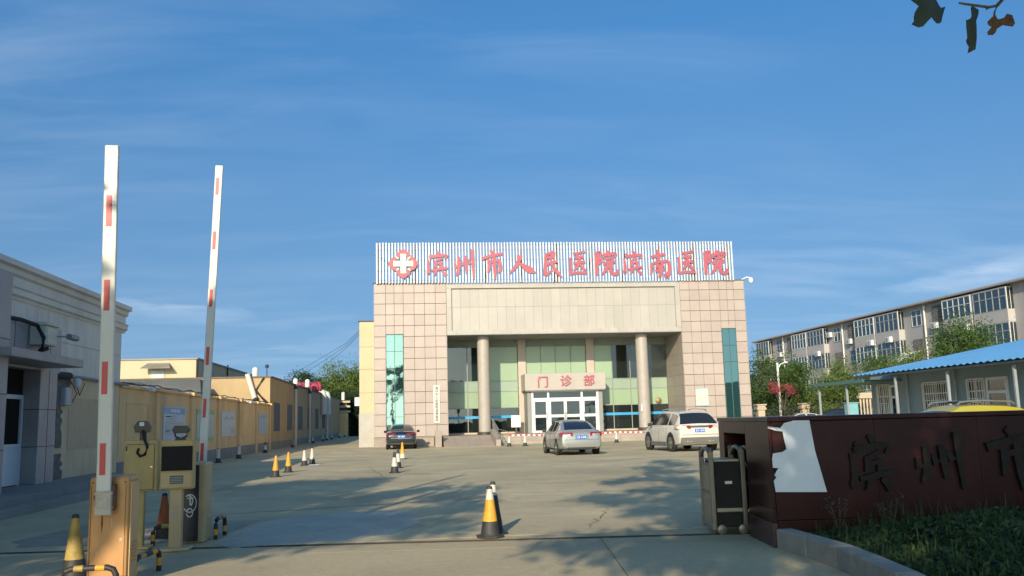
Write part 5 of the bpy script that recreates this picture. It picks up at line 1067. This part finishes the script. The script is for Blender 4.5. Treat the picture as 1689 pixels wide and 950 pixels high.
    for y in cfg['axles']:
        for sx in (-1, 1):
            part('wheel_arch', MB().lathe([(R_+.075, -.03), (R_+.07, .008)], 24, (sx*(hw-.004) if sx > 0 else -(hw-.004), y, R_+.01), 'x') if sx > 0 else MB().lathe([(R_+.07, -.008), (R_+.075, .03)], 24, (-(hw-.004), y, R_+.01), 'x'), trim_k, T, local=True)
            a, b = (hw-.19, hw+.012) if sx > 0 else (-hw-.012, -hw+.19)
            w_ = part('wheel', MB().lathe([(R_*.66, a), (R_*.95, a+.005), (R_, a+.035), (R_, b-.035), (R_*.95, b-.005), (R_*.66, b)], 26, (0, y, R_), 'x'), tyre_m, T, local=True, smooth=True)
            xo = b+.002 if sx > 0 else a-.002
            rm = MB().lathe([(R_*.66, -.004), (R_*.66, .004), (R_*.6, .004), (R_*.58, -.004)], 26, (xo, y, R_), 'x').lathe([(.05, -.004), (.05, .012)], 12, (xo if sx > 0 else xo-.012, y, R_), 'x')
            for q in range(5):
                a_ = 2*PI*q/5+.3; c_, s_ = math.cos(a_), math.sin(a_); n_ = (-s_, c_)
                p0 = (.03*c_, .03*s_); p1 = (R_*.62*c_, R_*.62*s_)
                rm.hexa([(xo-.004, y+p0[0]-n_[0]*.025, R_+p0[1]-n_[1]*.025), (xo-.004, y+p1[0]-n_[0]*.035, R_+p1[1]-n_[1]*.035), (xo-.004, y+p1[0]+n_[0]*.035, R_+p1[1]+n_[1]*.035), (xo-.004, y+p0[0]+n_[0]*.025, R_+p0[1]+n_[1]*.025), (xo+.006, y+p0[0]-n_[0]*.025, R_+p0[1]-n_[1]*.025), (xo+.006, y+p1[0]-n_[0]*.035, R_+p1[1]-n_[1]*.035), (xo+.006, y+p1[0]+n_[0]*.035, R_+p1[1]+n_[1]*.035), (xo+.006, y+p0[0]+n_[0]*.025, R_+p0[1]+n_[1]*.025)])
            part('rim', rm, rim_m, w_, local=True)
    # mirrors, lights, plate, bumper, exhaust
    for sx in (-1, 1): part('mirror', MB().box(sx*(hw+.02) if sx > 0 else -(hw+.20), cfg['my'], zb+.0, sx*(hw+.20) if sx > 0 else -(hw+.02), cfg['my']+.09, zb+.15), cfg.get('mirror', paint), T, local=True, bevel=.03)
    yr = tab[0][0]
    for (x0, x1, z0, z1, yy, mat) in cfg['lights']:
        for sx in (-1, 1):
            part('tail_light', MB().hexa([(sx*x0, yr+yy, z0), (sx*x1, yr+yy+cfg.get('lw', .16), z0), (sx*x1, yr+yy+.5, z0), (sx*x0, yr+.4, z0), (sx*x0, yr+yy, z1), (sx*x1, yr+yy+cfg.get('lw', .16), z1), (sx*x1, yr+yy+.5, z1), (sx*x0, yr+.4, z1)]), mat, T, local=True, bevel=.012)
    for (x0, x1, z0, z1, yy, mat, nm) in cfg['trim']: part(nm, MB().box(x0, yr+yy, z0, x1, yr+yy+.25, z1), mat, T, local=True, bevel=.012)
    px, pz, py = cfg['plate']
    if plate:
        pl = part('number_plate', MB().box(px-.22, yr+py, pz-.07, px+.22, yr+py+.03, pz+.07), plate_b, T, local=True)
        dm = MB()
        for q, (a, b) in enumerate(((-.17, .05), (-.105, .045), (-.02, .03), (.045, .045), (.1, .03), (.15, .045))): dm.box(px+a, yr+py-.003, pz-b, px+a+.03, yr+py-.0005, pz+b)
        part('plate_marks', dm, white_al, pl, local=True)
    return T
SEDAN = dict(body=[(-2.335, .70, .40, .76), (-2.31, .80, .32, .88), (-2.2, .855, .26, .985), (-2.0, .875, .24, 1.03), (-1.6, .89, .20, 1.035), (-.8, .89, .18, .97), (.3, .89, .18, .94), (1.0, .89, .18, .945), (1.7, .88, .20, .86), (2.15, .84, .24, .74), (2.3, .74, .3, .62), (2.335, .6, .38, .55)],
    cabin=[(-1.85, 1.0), (-1.55, 1.16), (-1.2, 1.315), (-.85, 1.40), (-.2, 1.445), (.35, 1.425), (.75, 1.30), (1.4, .93)], stations=[-1.85, -1.78, -1.6, -1.4, -1.2, -1.0, -.88, -.7, -.45, -.2, -.08, .1, .35, .5, .65, .8, 1.0, 1.2, 1.34, 1.4],
    wb=.80, wt=.585, zb=.93, zmax=1.45, side=[(-1.25, -.95), (-.9, -.2), (-.08, .85)], rear=(-1.8, -.88), front=(.45, 1.36), hw=.885, wr=.315, axles=(-1.33, 1.35), my=.72,
    lw=.075, lights=[(.36, .865, .76, .94, -.004, tail_red), (.46, .70, .81, .875, -.010, tail_clear)], trim=[(-.80, .80, .30, .42, .0, trim_k, 'bumper_trim'), ], plate=(0, .74, -.012))
SIL = dict(SEDAN); SIL['trim'] = [(-.60, .60, .27, .36, .02, trim_k, 'bumper_trim'), (-.72, .72, .635, .645, -.003, trim_k, 'trunk_seam'), (-.30, .30, .655, .835, -.006, rim_m, 'plate_recess'), (-.22, .22, .955, .985, .06, rim_m, 'trunk_badge_strip'), (-.78, -.5, .47, .5, .02, tail_red, 'reflector'), (.5, .78, .47, .5, .02, tail_red, 'reflector')]; SIL['mirror'] = trim_k
BLK = dict(SEDAN); BLK['lights'] = [(.34, .865, .78, .93, -.004, tail_red)]
BLK['trim'] = [(-.7, .7, .30, .38, .0, trim_k, 'bumper_trim'), (-.6, .6, .62, .65, -.005, rim_m, 'bumper_line')]
car('dark sedan with blue rear plate parked against the left granite tower', 'car', (-.62, 54.85, 0), 0, car_black, BLK)
car('silver sedan seen from behind in the middle of the yard before the glass doors', 'car', (6.83, 38.75, 0), .03, car_silver, SIL)
SUV = dict(body=[(-2.4, .74, .42, .86), (-2.37, .86, .36, .98), (-2.25, .92, .30, 1.06), (-1.8, .945, .25, 1.10), (-.8, .955, .24, 1.08), (.3, .955, .24, 1.06), (1.1, .95, .24, 1.06), (1.8, .93, .26, .98), (2.2, .88, .3, .86), (2.35, .76, .38, .74), (2.4, .6, .45, .65)],
    cabin=[(-2.34, 1.06), (-2.20, 1.26), (-1.98, 1.49), (-1.75, 1.60), (-1.2, 1.675), (-.3, 1.715), (.3, 1.685), (.7, 1.52), (1.6, 1.04)], stations=[-2.34, -2.28, -2.2, -2.1, -2.0, -1.9, -1.78, -1.6, -1.45, -1.3, -1.05, -.95, -.6, -.2, -.1, .1, .3, .5, .7, .9, 1.1, 1.3, 1.5, 1.55],
    wb=.885, wt=.62, zb=1.06, zmax=1.72, side=[(-1.85, -1.1), (-.98, -.12), (0, 1.0)], rear=(-2.29, -1.80), front=(.42, 1.5), widerear=True, hw=.955, wr=.37, axles=(-1.42, 1.43), my=.78, mirror=trim_k,
    lw=.12, lights=[(.40, .95, .94, 1.09, -.002, tail_red), (.58, .965, .955, 1.075, -.012, tail_clear)], trim=[(-.84, .84, .36, .60, -.01, trim_g, 'bumper_cladding'), (-.6, -.35, .40, .46, -.02, rim_m, 'exhaust'), (.35, .6, .40, .46, -.02, rim_m, 'exhaust'), (-.40, .40, 1.0, 1.04, .0, trim_k, 'tail_strip'), (-.80, .80, .70, .708, -.004, trim_k, 'hatch_seam')], plate=(0, .87, -.012))
SV = car('pearl white family car with roof rails parked behind the red gate wall end', 'car', (11.72, 38.75, 0), .07, car_white, SUV)
for sx in (-1, 1):
    part('roof_rail', MB().tube([(sx*.60, -1.7, 1.66), (sx*.60, -1.6, 1.735), (sx*.61, -.3, 1.79), (sx*.60, .3, 1.76), (sx*.60, .4, 1.68)], .022, 6), rim_m, SV, local=True, smooth=True)
    part('sill_cladding', MB().box(sx*.90 if sx > 0 else -.975, -1.0, .22, .975 if sx > 0 else -.90, 1.0, .40), trim_g, SV, local=True, bevel=.02)
YC = dict(SUV); YC['trim'] = []; YC['wf'] = .50; YC['rear'] = (9, 9); YC['front'] = (.8, 1.5); YC['mirror'] = trim_k
YV = car('yellow estate car with silver roof bars, only its roof showing above the red wall', 'car', (16.1, 25.2, 0), PI/2+.15, car_yellow, YC)
for sx in (-1, 1): part('roof_rail', MB().tube([(sx*.60, -1.6, 1.70), (sx*.60, -1.5, 1.79), (sx*.61, -.3, 1.84), (sx*.60, .3, 1.80), (sx*.60, .42, 1.72)], .028, 6), rim_m, YV, local=True, smooth=True)
YV.scale = (1, 1, .93)
part('roof_box', MB().box(-.3, -.35, 1.76, .3, .0, 1.83), trim_k, YV, local=True, bevel=.02)
car('small white car mostly hidden behind the red wall beyond the porch posts', 'car', (29.6, 66.0, 0), PI/2, car_white, SEDAN)
VN = car('dark van beyond the side fence beside the beige balustrade', 'van', (33.5, 68.5, 0), PI/2-.3, car_black, SUV)
# ------------------------------------------------------------------ trees and plants
def leaf_m(name, col, tr=.35): return M(name, col, .55, var=.38, vs=.9, translucent=tr, spec=.3)
lf_dark = leaf_m('leaf_dark_green', (.05, .09, .028)); lf_mid = leaf_m('leaf_mid_green', (.085, .145, .038)); lf_light = leaf_m('leaf_light_green', (.15, .21, .05)); lf_plane = leaf_m('leaf_plane_tree', (.045, .075, .022)); lf_red = leaf_m('blossom_red', (.44, .11, .12), .3); lf_hedge = leaf_m('leaf_hedge', (.018, .040, .018))
def leaf_mesh(name, pts, size, mat, droop=.3, aspect=.55, shade=None):
    n = len(pts); s = size*rng.uniform(.65, 1.3, (n, 1))
    d = rng.normal(size=(n, 3)); d[:, 2] -= droop; d /= np.linalg.norm(d, axis=1, keepdims=True)
    b = np.cross(d, rng.normal(size=(n, 3))); b /= np.linalg.norm(b, axis=1, keepdims=True); nn = np.cross(d, b)
    p0 = pts-d*s*.5; p2 = pts+d*s*.5; l = pts+b*s*aspect*.5+nn*s*.10-d*s*.06; r_ = pts-b*s*aspect*.5+nn*s*.10-d*s*.06
    v = np.stack([p0, l, p2, r_], 1).reshape(-1, 3)
    me = bpy.data.meshes.new(name); me.vertices.add(4*n); me.vertices.foreach_set('co', v.astype('f').ravel())
    idx = np.arange(n)[:, None]*4; tri = np.concatenate([idx+np.array([[0, 1, 2]]), idx+np.array([[0, 2, 3]])], 1).reshape(-1)
    me.loops.add(len(tri)); me.loops.foreach_set('vertex_index', tri.astype('i')); me.polygons.add(2*n)
    me.polygons.foreach_set('loop_start', (np.arange(2*n)*3).astype('i')); me.update(calc_edges=True); me.validate(); me.materials.append(mat); return me
def clumps(c, rad, n, seed, squash=1.):
    r_ = np.random.default_rng(seed); out = []
    while len(out) < n:
        p = r_.uniform(-1, 1, 3); q = np.linalg.norm(p)
        if q > 1 or r_.random() > .25+.75*q: continue
        bump = 1+.22*math.sin(3*math.atan2(p[1], p[0])+seed)+.15*math.sin(5*p[2]+seed*2)
        out.append(np.array(c)+p*np.array(rad)*bump)
    return out
def tree(label, base, crowns, leaf, size, per, mat, trunk_r=.14, seed=1, limbs=9, cr=.55, grp='trees beyond the yard', name='broadleaf_tree', cat='tree', fork=.45):
    """crowns: list of (centre, radii, n clumps)"""
    T = thing(name, label, cat, base, 0, grp); r_ = np.random.default_rng(seed)
    allc = []; [allc.extend(clumps(c, rad, n, seed*13+i)) for i, (c, rad, n) in enumerate(crowns)]
    pts = []
    for c in allc:
        k = int(1.7*per*r_.uniform(.5, 1.4)); q = r_.normal(size=(k, 3))*np.array([cr, cr, cr*.7])*r_.uniform(.6, 1.25)
        pts.append(c+q)
    part('crown', leaf_mesh('crown', np.concatenate(pts), size, mat), mat, T)
    b = np.array(base, float); top = np.mean(allc, 0); fk = b+(top-b)*fork; fk[:2] = b[:2]+(top[:2]-b[:2])*.35
    m = MB().tube([b+np.array([0, 0, -.1]), b+(fk-b)*.5+r_.normal(size=3)*.04, fk], trunk_r, 9, trunk_r*.7)
    sel = r_.choice(len(allc), min(limbs, len(allc)), replace=False)
    for i in sel:
        e = allc[i]; mid = fk+(e-fk)*.5+r_.normal(size=3)*.15+np.array([0, 0, .15]); m.tube([fk, mid, e], trunk_r*.5, 6, .012)
    part('trunk', m, bark, T, smooth=True); return T
R = 'trees behind the side fence on the right'
tree('dark bushy tree just right of the hospital tower behind the fence', (32.2, 80, 0), [((32.2, 80, 3.9), (1.8, 1.5, 2.7), 64), ((33.3, 80.6, 2.4), (1.3, 1.2, 1.6), 30), ((31.2, 80.3, 2.8), (1.2, 1.0, 2.2), 26)], lf_mid, .17, 80, lf_mid, seed=3, grp=R)
tree('tall full green tree behind the slim white lamp post', (34.2, 77, 0), [((34.0, 77, 4.3), (1.9, 1.6, 2.6), 80), ((34.4, 77.4, 2.2), (2.0, 1.5, 1.4), 40)], lf_mid, .17, 85, lf_mid, seed=4, grp=R)
tree('bright green tree left of the beige balustrade, beside the porch posts', (35.2, 72, 0), [((35.2, 72, 2.7), (1.5, 1.4, 1.7), 50), ((36.3, 72.4, 3.9), (1.0, .8, 1.7), 28)], lf_light, .16, 75, lf_light, seed=5, grp=R)
tree('lower dark tree filling the gap behind the beige balustrade', (37.0, 72, 0), [((37.0, 72.5, 2.4), (1.4, 1.2, 1.7), 34)], lf_dark, .17, 75, lf_dark, seed=6, grp=R)
tree('small tree top showing over the left end of the blue roof', (33.4, 61, 0), [((33.4, 61, 4.3), (1.5, 1.1, 1.0), 34)], lf_mid, .15, 70, lf_mid, seed=8, grp=R)
tree('large tree rising behind the blue roof before the apartment balconies', (35.4, 53.5, 0), [((35.2, 53.5, 5.5), (1.5, 1.3, 1.6), 50), ((36.2, 53.5, 5.0), (1.2, 1.0, 1.3), 30), ((34.2, 53.6, 4.6), (.9, .9, 1.1), 20)], lf_mid, .15, 75, lf_mid, seed=9, grp=R)
tree('small round tree top beside the large tree behind the blue roof', (33.0, 56, 0), [((33.0, 56, 4.5), (.8, .7, .8), 14)], lf_light, .15, 60, lf_light, seed=10, grp=R)
tree('red flowering shrub glowing between the two left trees by the lamp post', (32.3, 75.4, 0), [((31.6, 75.4, 3.6), (.45, .4, .42), 10), ((33.0, 75.4, 3.55), (.45, .4, .38), 10)], lf_red, .11, 70, lf_red, .05, seed=11, cr=.2, grp='flowering shrubs', name='flowering_shrub', cat='shrub')
Lg = 'trees at the far left end of the lane'
tree('big light green tree at the end of the lane left of the stair tower', (-9.5, 128, 0), [((-9.2, 128, 6.3), (3.2, 2.4, 3.2), 90), ((-6.6, 128, 6.6), (2.4, 2, 3.2), 60), ((-11.5, 128.5, 5.0), (2.2, 2, 2.4), 40)], lf_light, .26, 80, lf_light, .2, seed=12, cr=.75, grp=Lg)
tree('darker tree leaning over the hedge at the end of the lane', (-7.0, 123, 0), [((-7.2, 123, 3.9), (1.7, 1.2, 1.7), 50), ((-9.6, 124.5, 4.9), (1.6, 1.2, 1.0), 30)], lf_dark, .24, 90, lf_dark, .16, seed=13, cr=.6, grp=Lg)
tree('distant dark tree crown behind the yellow roof left of the red bundle', (-15.5, 130, 0), [((-15.6, 130, 7.0), (1.6, 1.5, 1.9), 40), ((-13.2, 131, 6.4), (1.5, 1.4, 1.4), 30)], lf_dark, .25, 80, lf_dark, .2, seed=14, cr=.6, grp=Lg)
tree('low distant tree crown just left of the red bundle on the roof', (-18.5, 135, 0), [((-18.5, 135, 6.2), (1.9, 1.4, 1.3), 30), ((-11.6, 133, 6.6), (1.2, 1.2, 1.4), 24)], lf_mid, .25, 70, lf_mid, .2, seed=15, cr=.6, grp=Lg)
HG = thing('hedge', 'tall dark green clipped hedge closing the lane beside the stair tower', 'hedge', (-6.2, 124, 0))
hp = np.stack([rng.uniform(-8.1, -3.6, 9000), rng.uniform(118.6, 120.6, 9000), rng.uniform(0.05, 5.0, 9000)], 1)
part('foliage', leaf_mesh('foliage', hp, .30, lf_hedge), lf_hedge, HG); part('stem', MB().box(-8.0, 119.2, 0, -3.7, 120.4, 4.6), lf_hedge, HG)
# street trees outside the gate, behind and beside the viewpoint; the nearest hangs one twig into view
SG = 'plane trees along the street outside the gate'
SHADE = [([(-4.34,21.38),(-3.88,24.79),(-2.55,25.57),(-.83,25.41),(-.65,24.16),(-1.29,21.01),(-1.84,18.43),(-1.97,17.7),(-2.53,17.2),(-3.5,17.25)], 8.4, .85),
 ([(-2.19,15.5),(-1.48,16.45),(-.92,17.64),(-.28,21.07),(.81,22.68),(1.95,22.41),(1.96,21.12),(1.44,19.2),(1.57,16.96),(1.14,16.06),(.95,14.32),(.97,13.09),(.56,12.59),(.07,11.99),(-.29,12.29),(-.73,11.89),(-.95,11.31),(-1.6,11.67),(-2.08,11.35),(-2.57,11.21),(-2.89,12.59),(-2.47,12.82),(-2.39,14.77)], 7.6, .93),
 ([(-2.53,11.05),(-1.79,10.31),(-1.64,10.79),(-1.53,10.89),(-1.69,9.7),(-2.25,9.83)], 6.6, .6),
 ([(8.38,32.37),(9.23,30.85),(8.71,27.04),(3.81,11.89),(3.03,12.16),(2.37,12.18),(2.59,13.0),(3.02,13.08),(3.42,13.71),(3.56,14.84),(3.26,15.64),(3.03,16.48),(3.21,17.65),(3.53,17.96),(3.75,16.97),(4.27,18.58),(4.61,21.37),(4.93,23.04),(5.39,23.59),(5.24,21.73),(6.37,25.29),(7.04,27.01)], 8.0, .5),
 ([(1.95,11.73),(2.52,12.13),(3.83,11.88),(4.34,11.3),(4.21,10.13),(3.4,8.26),(2.7,8.45),(2.75,9.2),(2.46,9.17),(2.16,9.14),(2.09,9.65),(1.69,9.15),(1.51,8.78),(1.43,9.12),(1.56,10.07),(1.77,10.44)], 6.4, .9),
 ([(3.7,8.2),(4.3,9.9),(5.2,9.7),(5.6,8.6),(5.2,6),(4,5.5),(3.4,6.5)], 6.0, .95), ([(5.2,9.7),(12,8.9),(12,5.5),(5.2,5.5)], 6.2, .8),
 ([(-5.3,24.5),(-3.2,25),(-2.2,18.5),(-2.3,15),(-5.3,15)], 8.2, .85), ([(-9,9),(-3.6,9),(-3.9,12),(-4.6,17),(-5,22),(-9,22)], 7.2, .6)]
def inside(p, P):
    c = False; j = len(P)-1
    for i in range(len(P)):
        if (P[i][1] > p[1]) != (P[j][1] > p[1]) and p[0] < (P[j][0]-P[i][0])*(p[1]-P[i][1])/(P[j][1]-P[i][1])+P[i][0]: c = not c
        j = i
    return c
def up(p, h): k = (h-p[2])/.41; return np.array([p[0]-.33*k, p[1]-k, h])
def in_view(p):
    q = Vector(p)-Vector((0, 0, EYE)); d = q.dot(f)
    return d > .1 and abs(q.dot(r2)/d)*FPX < 1050 and -700 < q.dot(u2)/d*FPX < 640
CL = []
for P, h, dens in SHADE:
    xs_ = [p[0] for p in P]; ys_ = [p[1] for p in P]
    x = min(xs_)
    while x < max(xs_):
        y = min(ys_)
        while y < max(ys_):
            p = (x+rng.uniform(-.2, .2), y+rng.uniform(-.4, .4), 0)
            if inside(p, P) and rng.random() < dens: CL.append(up(p, h+rng.uniform(-.8, .8)))
            y += 1.0
        x += .5
def wall_targets(n, x0, x1, y0, y1, z0, z1, h, keep):
    for _ in range(n):
        k = rng.random(); p = (x0+(x1-x0)*k, y0+(y1-y0)*k, rng.uniform(z0, z1))
        if keep(p): CL.append(up(p, h+rng.uniform(-.7, .7)))
# the red wall, its planter, the barrier boxes and the lower part of the booms stand in the shade
def kp_wall(p):      # a few sun flecks stay open
    return all(math.hypot(p[0]-a, (p[2]-b)) > .36 for a, b in ((4.45, 1.3), (5.55, .98), (6.0, 1.2), (7.4, 1.1)))
wall_targets(240, 4.0, 12, 9.95, 9.05, .15, 1.55, 6.2, kp_wall)
wall_targets(26, 3.75, 4.2, 11.3, 12.2, .1, 1.2, 6.6, lambda p: True)
wall_targets(20, -3.35, -2.65, 9.3, 9.35, .35, 1.0, 6.0, lambda p: rng.random() < .5)
wall_targets(14, -3.05, -2.95, 9.2, 9.2, 1.0, 2.5, 6.3, lambda p: rng.random() < .5)
wall_targets(26, -3.8, -2.6, 12.3, 11.9, .1, 1.7, 6.8, lambda p: True)
wall_targets(14, -3.0, -2.8, 12.8, 12.8, 1.6, 3.1, 7.4, lambda p: rng.random() < .7)
SPOTS = [(-3.08, 9.32, .30), (-2.84, 9.32, .72), (-2.9, 9.32, .2), (-3.46, 12.2, .5), (-3.4, 9.9, .2)]
def spot_free(c): return all(math.hypot(c[0]+.33*(s[1]-c[1])-s[0], (c[2]-.41*(s[1]-c[1])-s[2])) > .30 for s in SPOTS)
def on_boom(c, y, x, z): k = y-c[1]; return abs(c[0]+.33*k-x) < .5 and c[2]-.41*k > z
CL = [c for c in CL if not in_view(c) and spot_free(c) and not ((on_boom(c, 9.2, -3.0, 2.7) or on_boom(c, 12.8, -2.82, 3.2)) and rng.random() < .94)]
BASES = [((-13.5, -3.0, 0), 'street plane tree outside the gate shading the far left of the drive'), ((-8.2, -3.5, 0), 'street plane tree outside the gate shading the barrier boxes'), ((-2.6, -6.5, 0), 'street plane tree outside the gate shading the middle of the yard'), ((6.5, -6.5, 0), 'street plane tree outside the gate shading the right end of the red wall'), ((1.8, -5.0, 0), 'plane tree overhanging from outside the gate, its lobed leaves dark against the sky')]
BK = [[] for _ in BASES]
for c in CL: BK[int(np.argmin([math.hypot(c[0]-b[0][0], c[1]-b[0][1]) for b in BASES]))].append(c)
for (base, lab), cl in zip(BASES, BK):
    TR = thing('broadleaf_tree', lab, 'tree', base, 0, SG); pts = []
    for c in cl:
        k = int(100*rng.uniform(.6, 1.4)); pts.append(c+rng.normal(size=(k, 3))*np.array([.26, .26, .19])*rng.uniform(.7, 1.25))
    if pts: part('crown', leaf_mesh('crown', np.concatenate(pts), .19, lf_plane, aspect=.8), lf_plane, TR)
    b = Vector(base); fk = b+Vector((.1, .2, 4.2)); m = MB().tube([b+Vector((0, 0, -.1)), b+Vector((.08, .05, 2)), fk], .2, 10, .15)
    for i in rng.choice(len(cl), min(7, len(cl)), replace=False):
        e = Vector(cl[i]); mid = fk.lerp(e, .5)+Vector((0, 0, .3)); m.tube([fk, mid, e], .06, 6, .012)
    part('trunk', m, bark, TR, smooth=True)
# the twig and its single leaves, each a lobed blade
lb = M('leaf_near', (.055, .075, .045), .55, var=.2, vs=18, translucent=.25); lbb = M('leaf_near_brown', (.22, .12, .04), .6, var=.3, vs=20, translucent=.45)
twm = MB().tube([(2.2, 2.2, 4.4), (2.35, 2.8, 3.7), (2.5, 3.1, 3.25), (2.405, 3.2, 3.13), (2.37, 3.2, 3.122), (2.275, 3.21, 3.138), (2.24, 3.2, 3.137)], .010, 7, .004).tube([(2.405, 3.2, 3.13), (2.39, 3.2, 3.10), (2.385, 3.2, 3.075)], .004, 5).tube([(2.36, 3.2, 3.122), (2.357, 3.2, 3.112)], .004, 5).tube([(2.2, 2.2, 4.4), (2.0, .4, 5.2), (1.95, -2.2, 5.0), (1.9, -4.8, 4.2)], .018, 7, .05).tube([(2.35, 2.8, 3.7), (2.2, 3.1, 3.3), (2.1, 3.2, 3.17)], .005, 6, .003)
part('twig', twm, bark, TR, smooth=True)
def leaf(outline, fold, mat, y=3.2, cup=.03):
    """outline: points (x, z) round a blade, curled in depth"""
    cx_ = sum(p[0] for p in outline)/len(outline); cz_ = sum(p[1] for p in outline)/len(outline); ax, az = fold
    P3 = [(p[0], y+cup*math.sin(9*(p[0]-cx_)*1.5)+abs((p[0]-cx_)*az-(p[1]-cz_)*ax)*.22, p[1]) for p in outline]
    n = len(P3); vs = [(cx_, y, cz_)]+P3+[(p[0]*.55+cx_*.45, y+(p[1]-y)*.4, p[2]*.55+cz_*.45) for p in P3]
    fs = [(0, n+1+i, n+1+(i+1) % n) for i in range(n)]+[(n+1+i, 1+i, 1+(i+1) % n, n+1+(i+1) % n) for i in range(n)]
    m = MB().add(vs, fs); k = len(m.v)
    m.v += [(p[0], p[1]+.0012, p[2]) for p in m.v[:k]]; m.f += [tuple(i+k for i in q[::-1]) for q in fs]
    return part('leaf', m, mat, TR, smooth=True)
leaf([(2.014,3.143), (2.055,3.114), (2.036,3.086), (2.031,3.066), (2.031,3.050), (2.020,3.037), (2.035,3.030), (2.052,3.025), (2.073,3.032), (2.092,3.052), (2.115,3.073), (2.126,3.064), (2.143,3.055), (2.165,3.060), (2.179,3.072), (2.191,3.100), (2.206,3.129), (2.216,3.148), (2.192,3.134), (2.180,3.148), (2.169,3.167), (2.115,3.182), (2.056,3.171)], (.4,-.9), lb, 3.2)
leaf([(2.318,3.145), (2.306,3.129), (2.310,3.106), (2.298,3.083), (2.273,3.069), (2.272,3.074), (2.270,3.040), (2.270,2.995), (2.262,2.982), (2.265,2.969), (2.278,2.950), (2.264,2.927), (2.306,2.949), (2.315,2.977), (2.325,3.006), (2.334,3.055), (2.337,3.087), (2.357,3.114), (2.366,3.139)], (.1,-1), lb, 3.22)
leaf([(2.401,3.068), (2.436,3.082), (2.458,3.105), (2.484,3.101), (2.494,3.067), (2.482,3.052), (2.452,3.050), (2.422,3.047), (2.393,3.029), (2.378,3.023), (2.376,3.007), (2.360,2.994), (2.330,2.988), (2.326,3.000), (2.350,3.023), (2.333,3.032), (2.334,3.045), (2.365,3.072), (2.390,3.089), (2.393,3.072)], (.9,.4), lbb, 3.19)

# ------------------------------------------------------------------ planting in front of the red wall
wd = M('weed_green', (.040, .078, .022), .6, var=.4, vs=3, translucent=.3); gr = M('grass_green', (.055, .095, .026), .6, var=.4, vs=2, translucent=.3); wst = M('weed_stem', (.075, .07, .04), .8, var=.3, vs=5)
def in_bed(n):
    out = []
    while len(out) < n:
        x, y = rng.uniform(3.7, 10.5), rng.uniform(4.2, 9.7)
        kx = np.interp(y, [4.4, 5.3, 6.2, 7.0, 7.8, 8.5, 9.94], [3.1, 3.42, 3.66, 3.84, 3.97, 4.06, 4.07])+.24
        if x < kx or y > 9.86-.1148*(x-4.3)-.05: continue
        out.append((x, y, kx))
    return np.array(out)
q = in_bed(34000); dist = np.clip((q[:, 0]-q[:, 2])/.9, .12, 1)
hgt = .17+.30*dist*(.75+.25*np.sin(q[:, 0]*2.7)*np.cos(q[:, 1]*2.3))*np.clip((10.1-q[:, 1])/.9, .45, 1)
pts = np.stack([q[:, 0], q[:, 1], .17+(hgt-.17)*rng.uniform(.15, 1, len(q))**.6], 1)
o = part('ground_cover', leaf_mesh('ground_cover', pts, .07, wd, droop=-.2, aspect=.5), wd); tag(o, 'dense dark green leafy ground cover filling the planter below the red wall', 'ground cover'); o['kind'] = 'stuff'
q = in_bed(4200); nb = len(q); H_ = (.12+.24*np.clip((q[:, 0]-q[:, 2])/.9, .15, 1))*rng.uniform(.5, 1.2, nb)
ang = rng.uniform(0, 6.28, nb); lean = rng.uniform(.05, .3, nb); w_ = .005
b0 = np.stack([q[:, 0], q[:, 1], np.full(nb, .17)], 1); dx_ = np.stack([np.cos(ang), np.sin(ang), np.zeros(nb)], 1); sx_ = np.stack([-np.sin(ang), np.cos(ang), np.zeros(nb)], 1)
mid = b0+dx_*(lean*.35*H_)[:, None]; mid[:, 2] += H_*.6; tip = b0+dx_*(lean*1.6*H_)[:, None]; tip[:, 2] += H_
v = np.stack([b0-sx_*w_, b0+sx_*w_, mid+sx_*w_*.8, mid-sx_*w_*.8, tip], 1).reshape(-1, 3)
me = bpy.data.meshes.new('grass'); fs = []
for i in range(nb): k = 5*i; fs += [(k, k+1, k+2, k+3), (k+3, k+2, k+4)]
me.from_pydata(v.tolist(), [], fs); me.materials.append(gr)
o = part('grass', me, gr); tag(o, 'thin grass blades growing up through the planter ground cover', 'grass'); o['kind'] = 'stuff'
for k, (x, y, h, lab) in enumerate(((4.62, 9.55, .40, 'dry seeding weed at the left end of the planter below the torn paper'), (5.15, 9.45, .40, 'dry weed with curled leaves below the first bronze character'), (6.9, 9.25, .50, 'tall pale topped weed in the planter at the right below the bronze characters'))):
    T = thing('dry_weed', lab, 'weed', (x, y, .17), 0, 'dry weeds in the planter'); m = MB(); tips = []
    for s_ in range(7):
        a = s_*.9+k; e = np.array([x+.10*math.cos(a)*(1+.3*s_/7), y+.10*math.sin(a), .17+h*(.6+.06*s_)]); m.tube([(x, y, .17), ((x+e[0])/2+.01, (y+e[1])/2, .17+h*.4), e], .005, 5, .002); tips.append(e)
    part('stem', m, wst, T); pt = np.concatenate([t_+rng.normal(size=(9, 3))*.03 for t_ in tips]); part('foliage', leaf_mesh('foliage', pt, .032, wst), wst, T)
# overhead wires far left
t = thing('overhead_wires', 'three thin overhead wires sloping down to the trees left of the stair tower', 'wires', (-6, 110, 6))
for k in range(3): part('wire', MB().tube([(-3.5, 68, 8.6+.15*k), (-6.5, 90, 9.0+.25*k), (-14-1.5*k, 128, 8.4)], .018, 5), dark_steel, t)
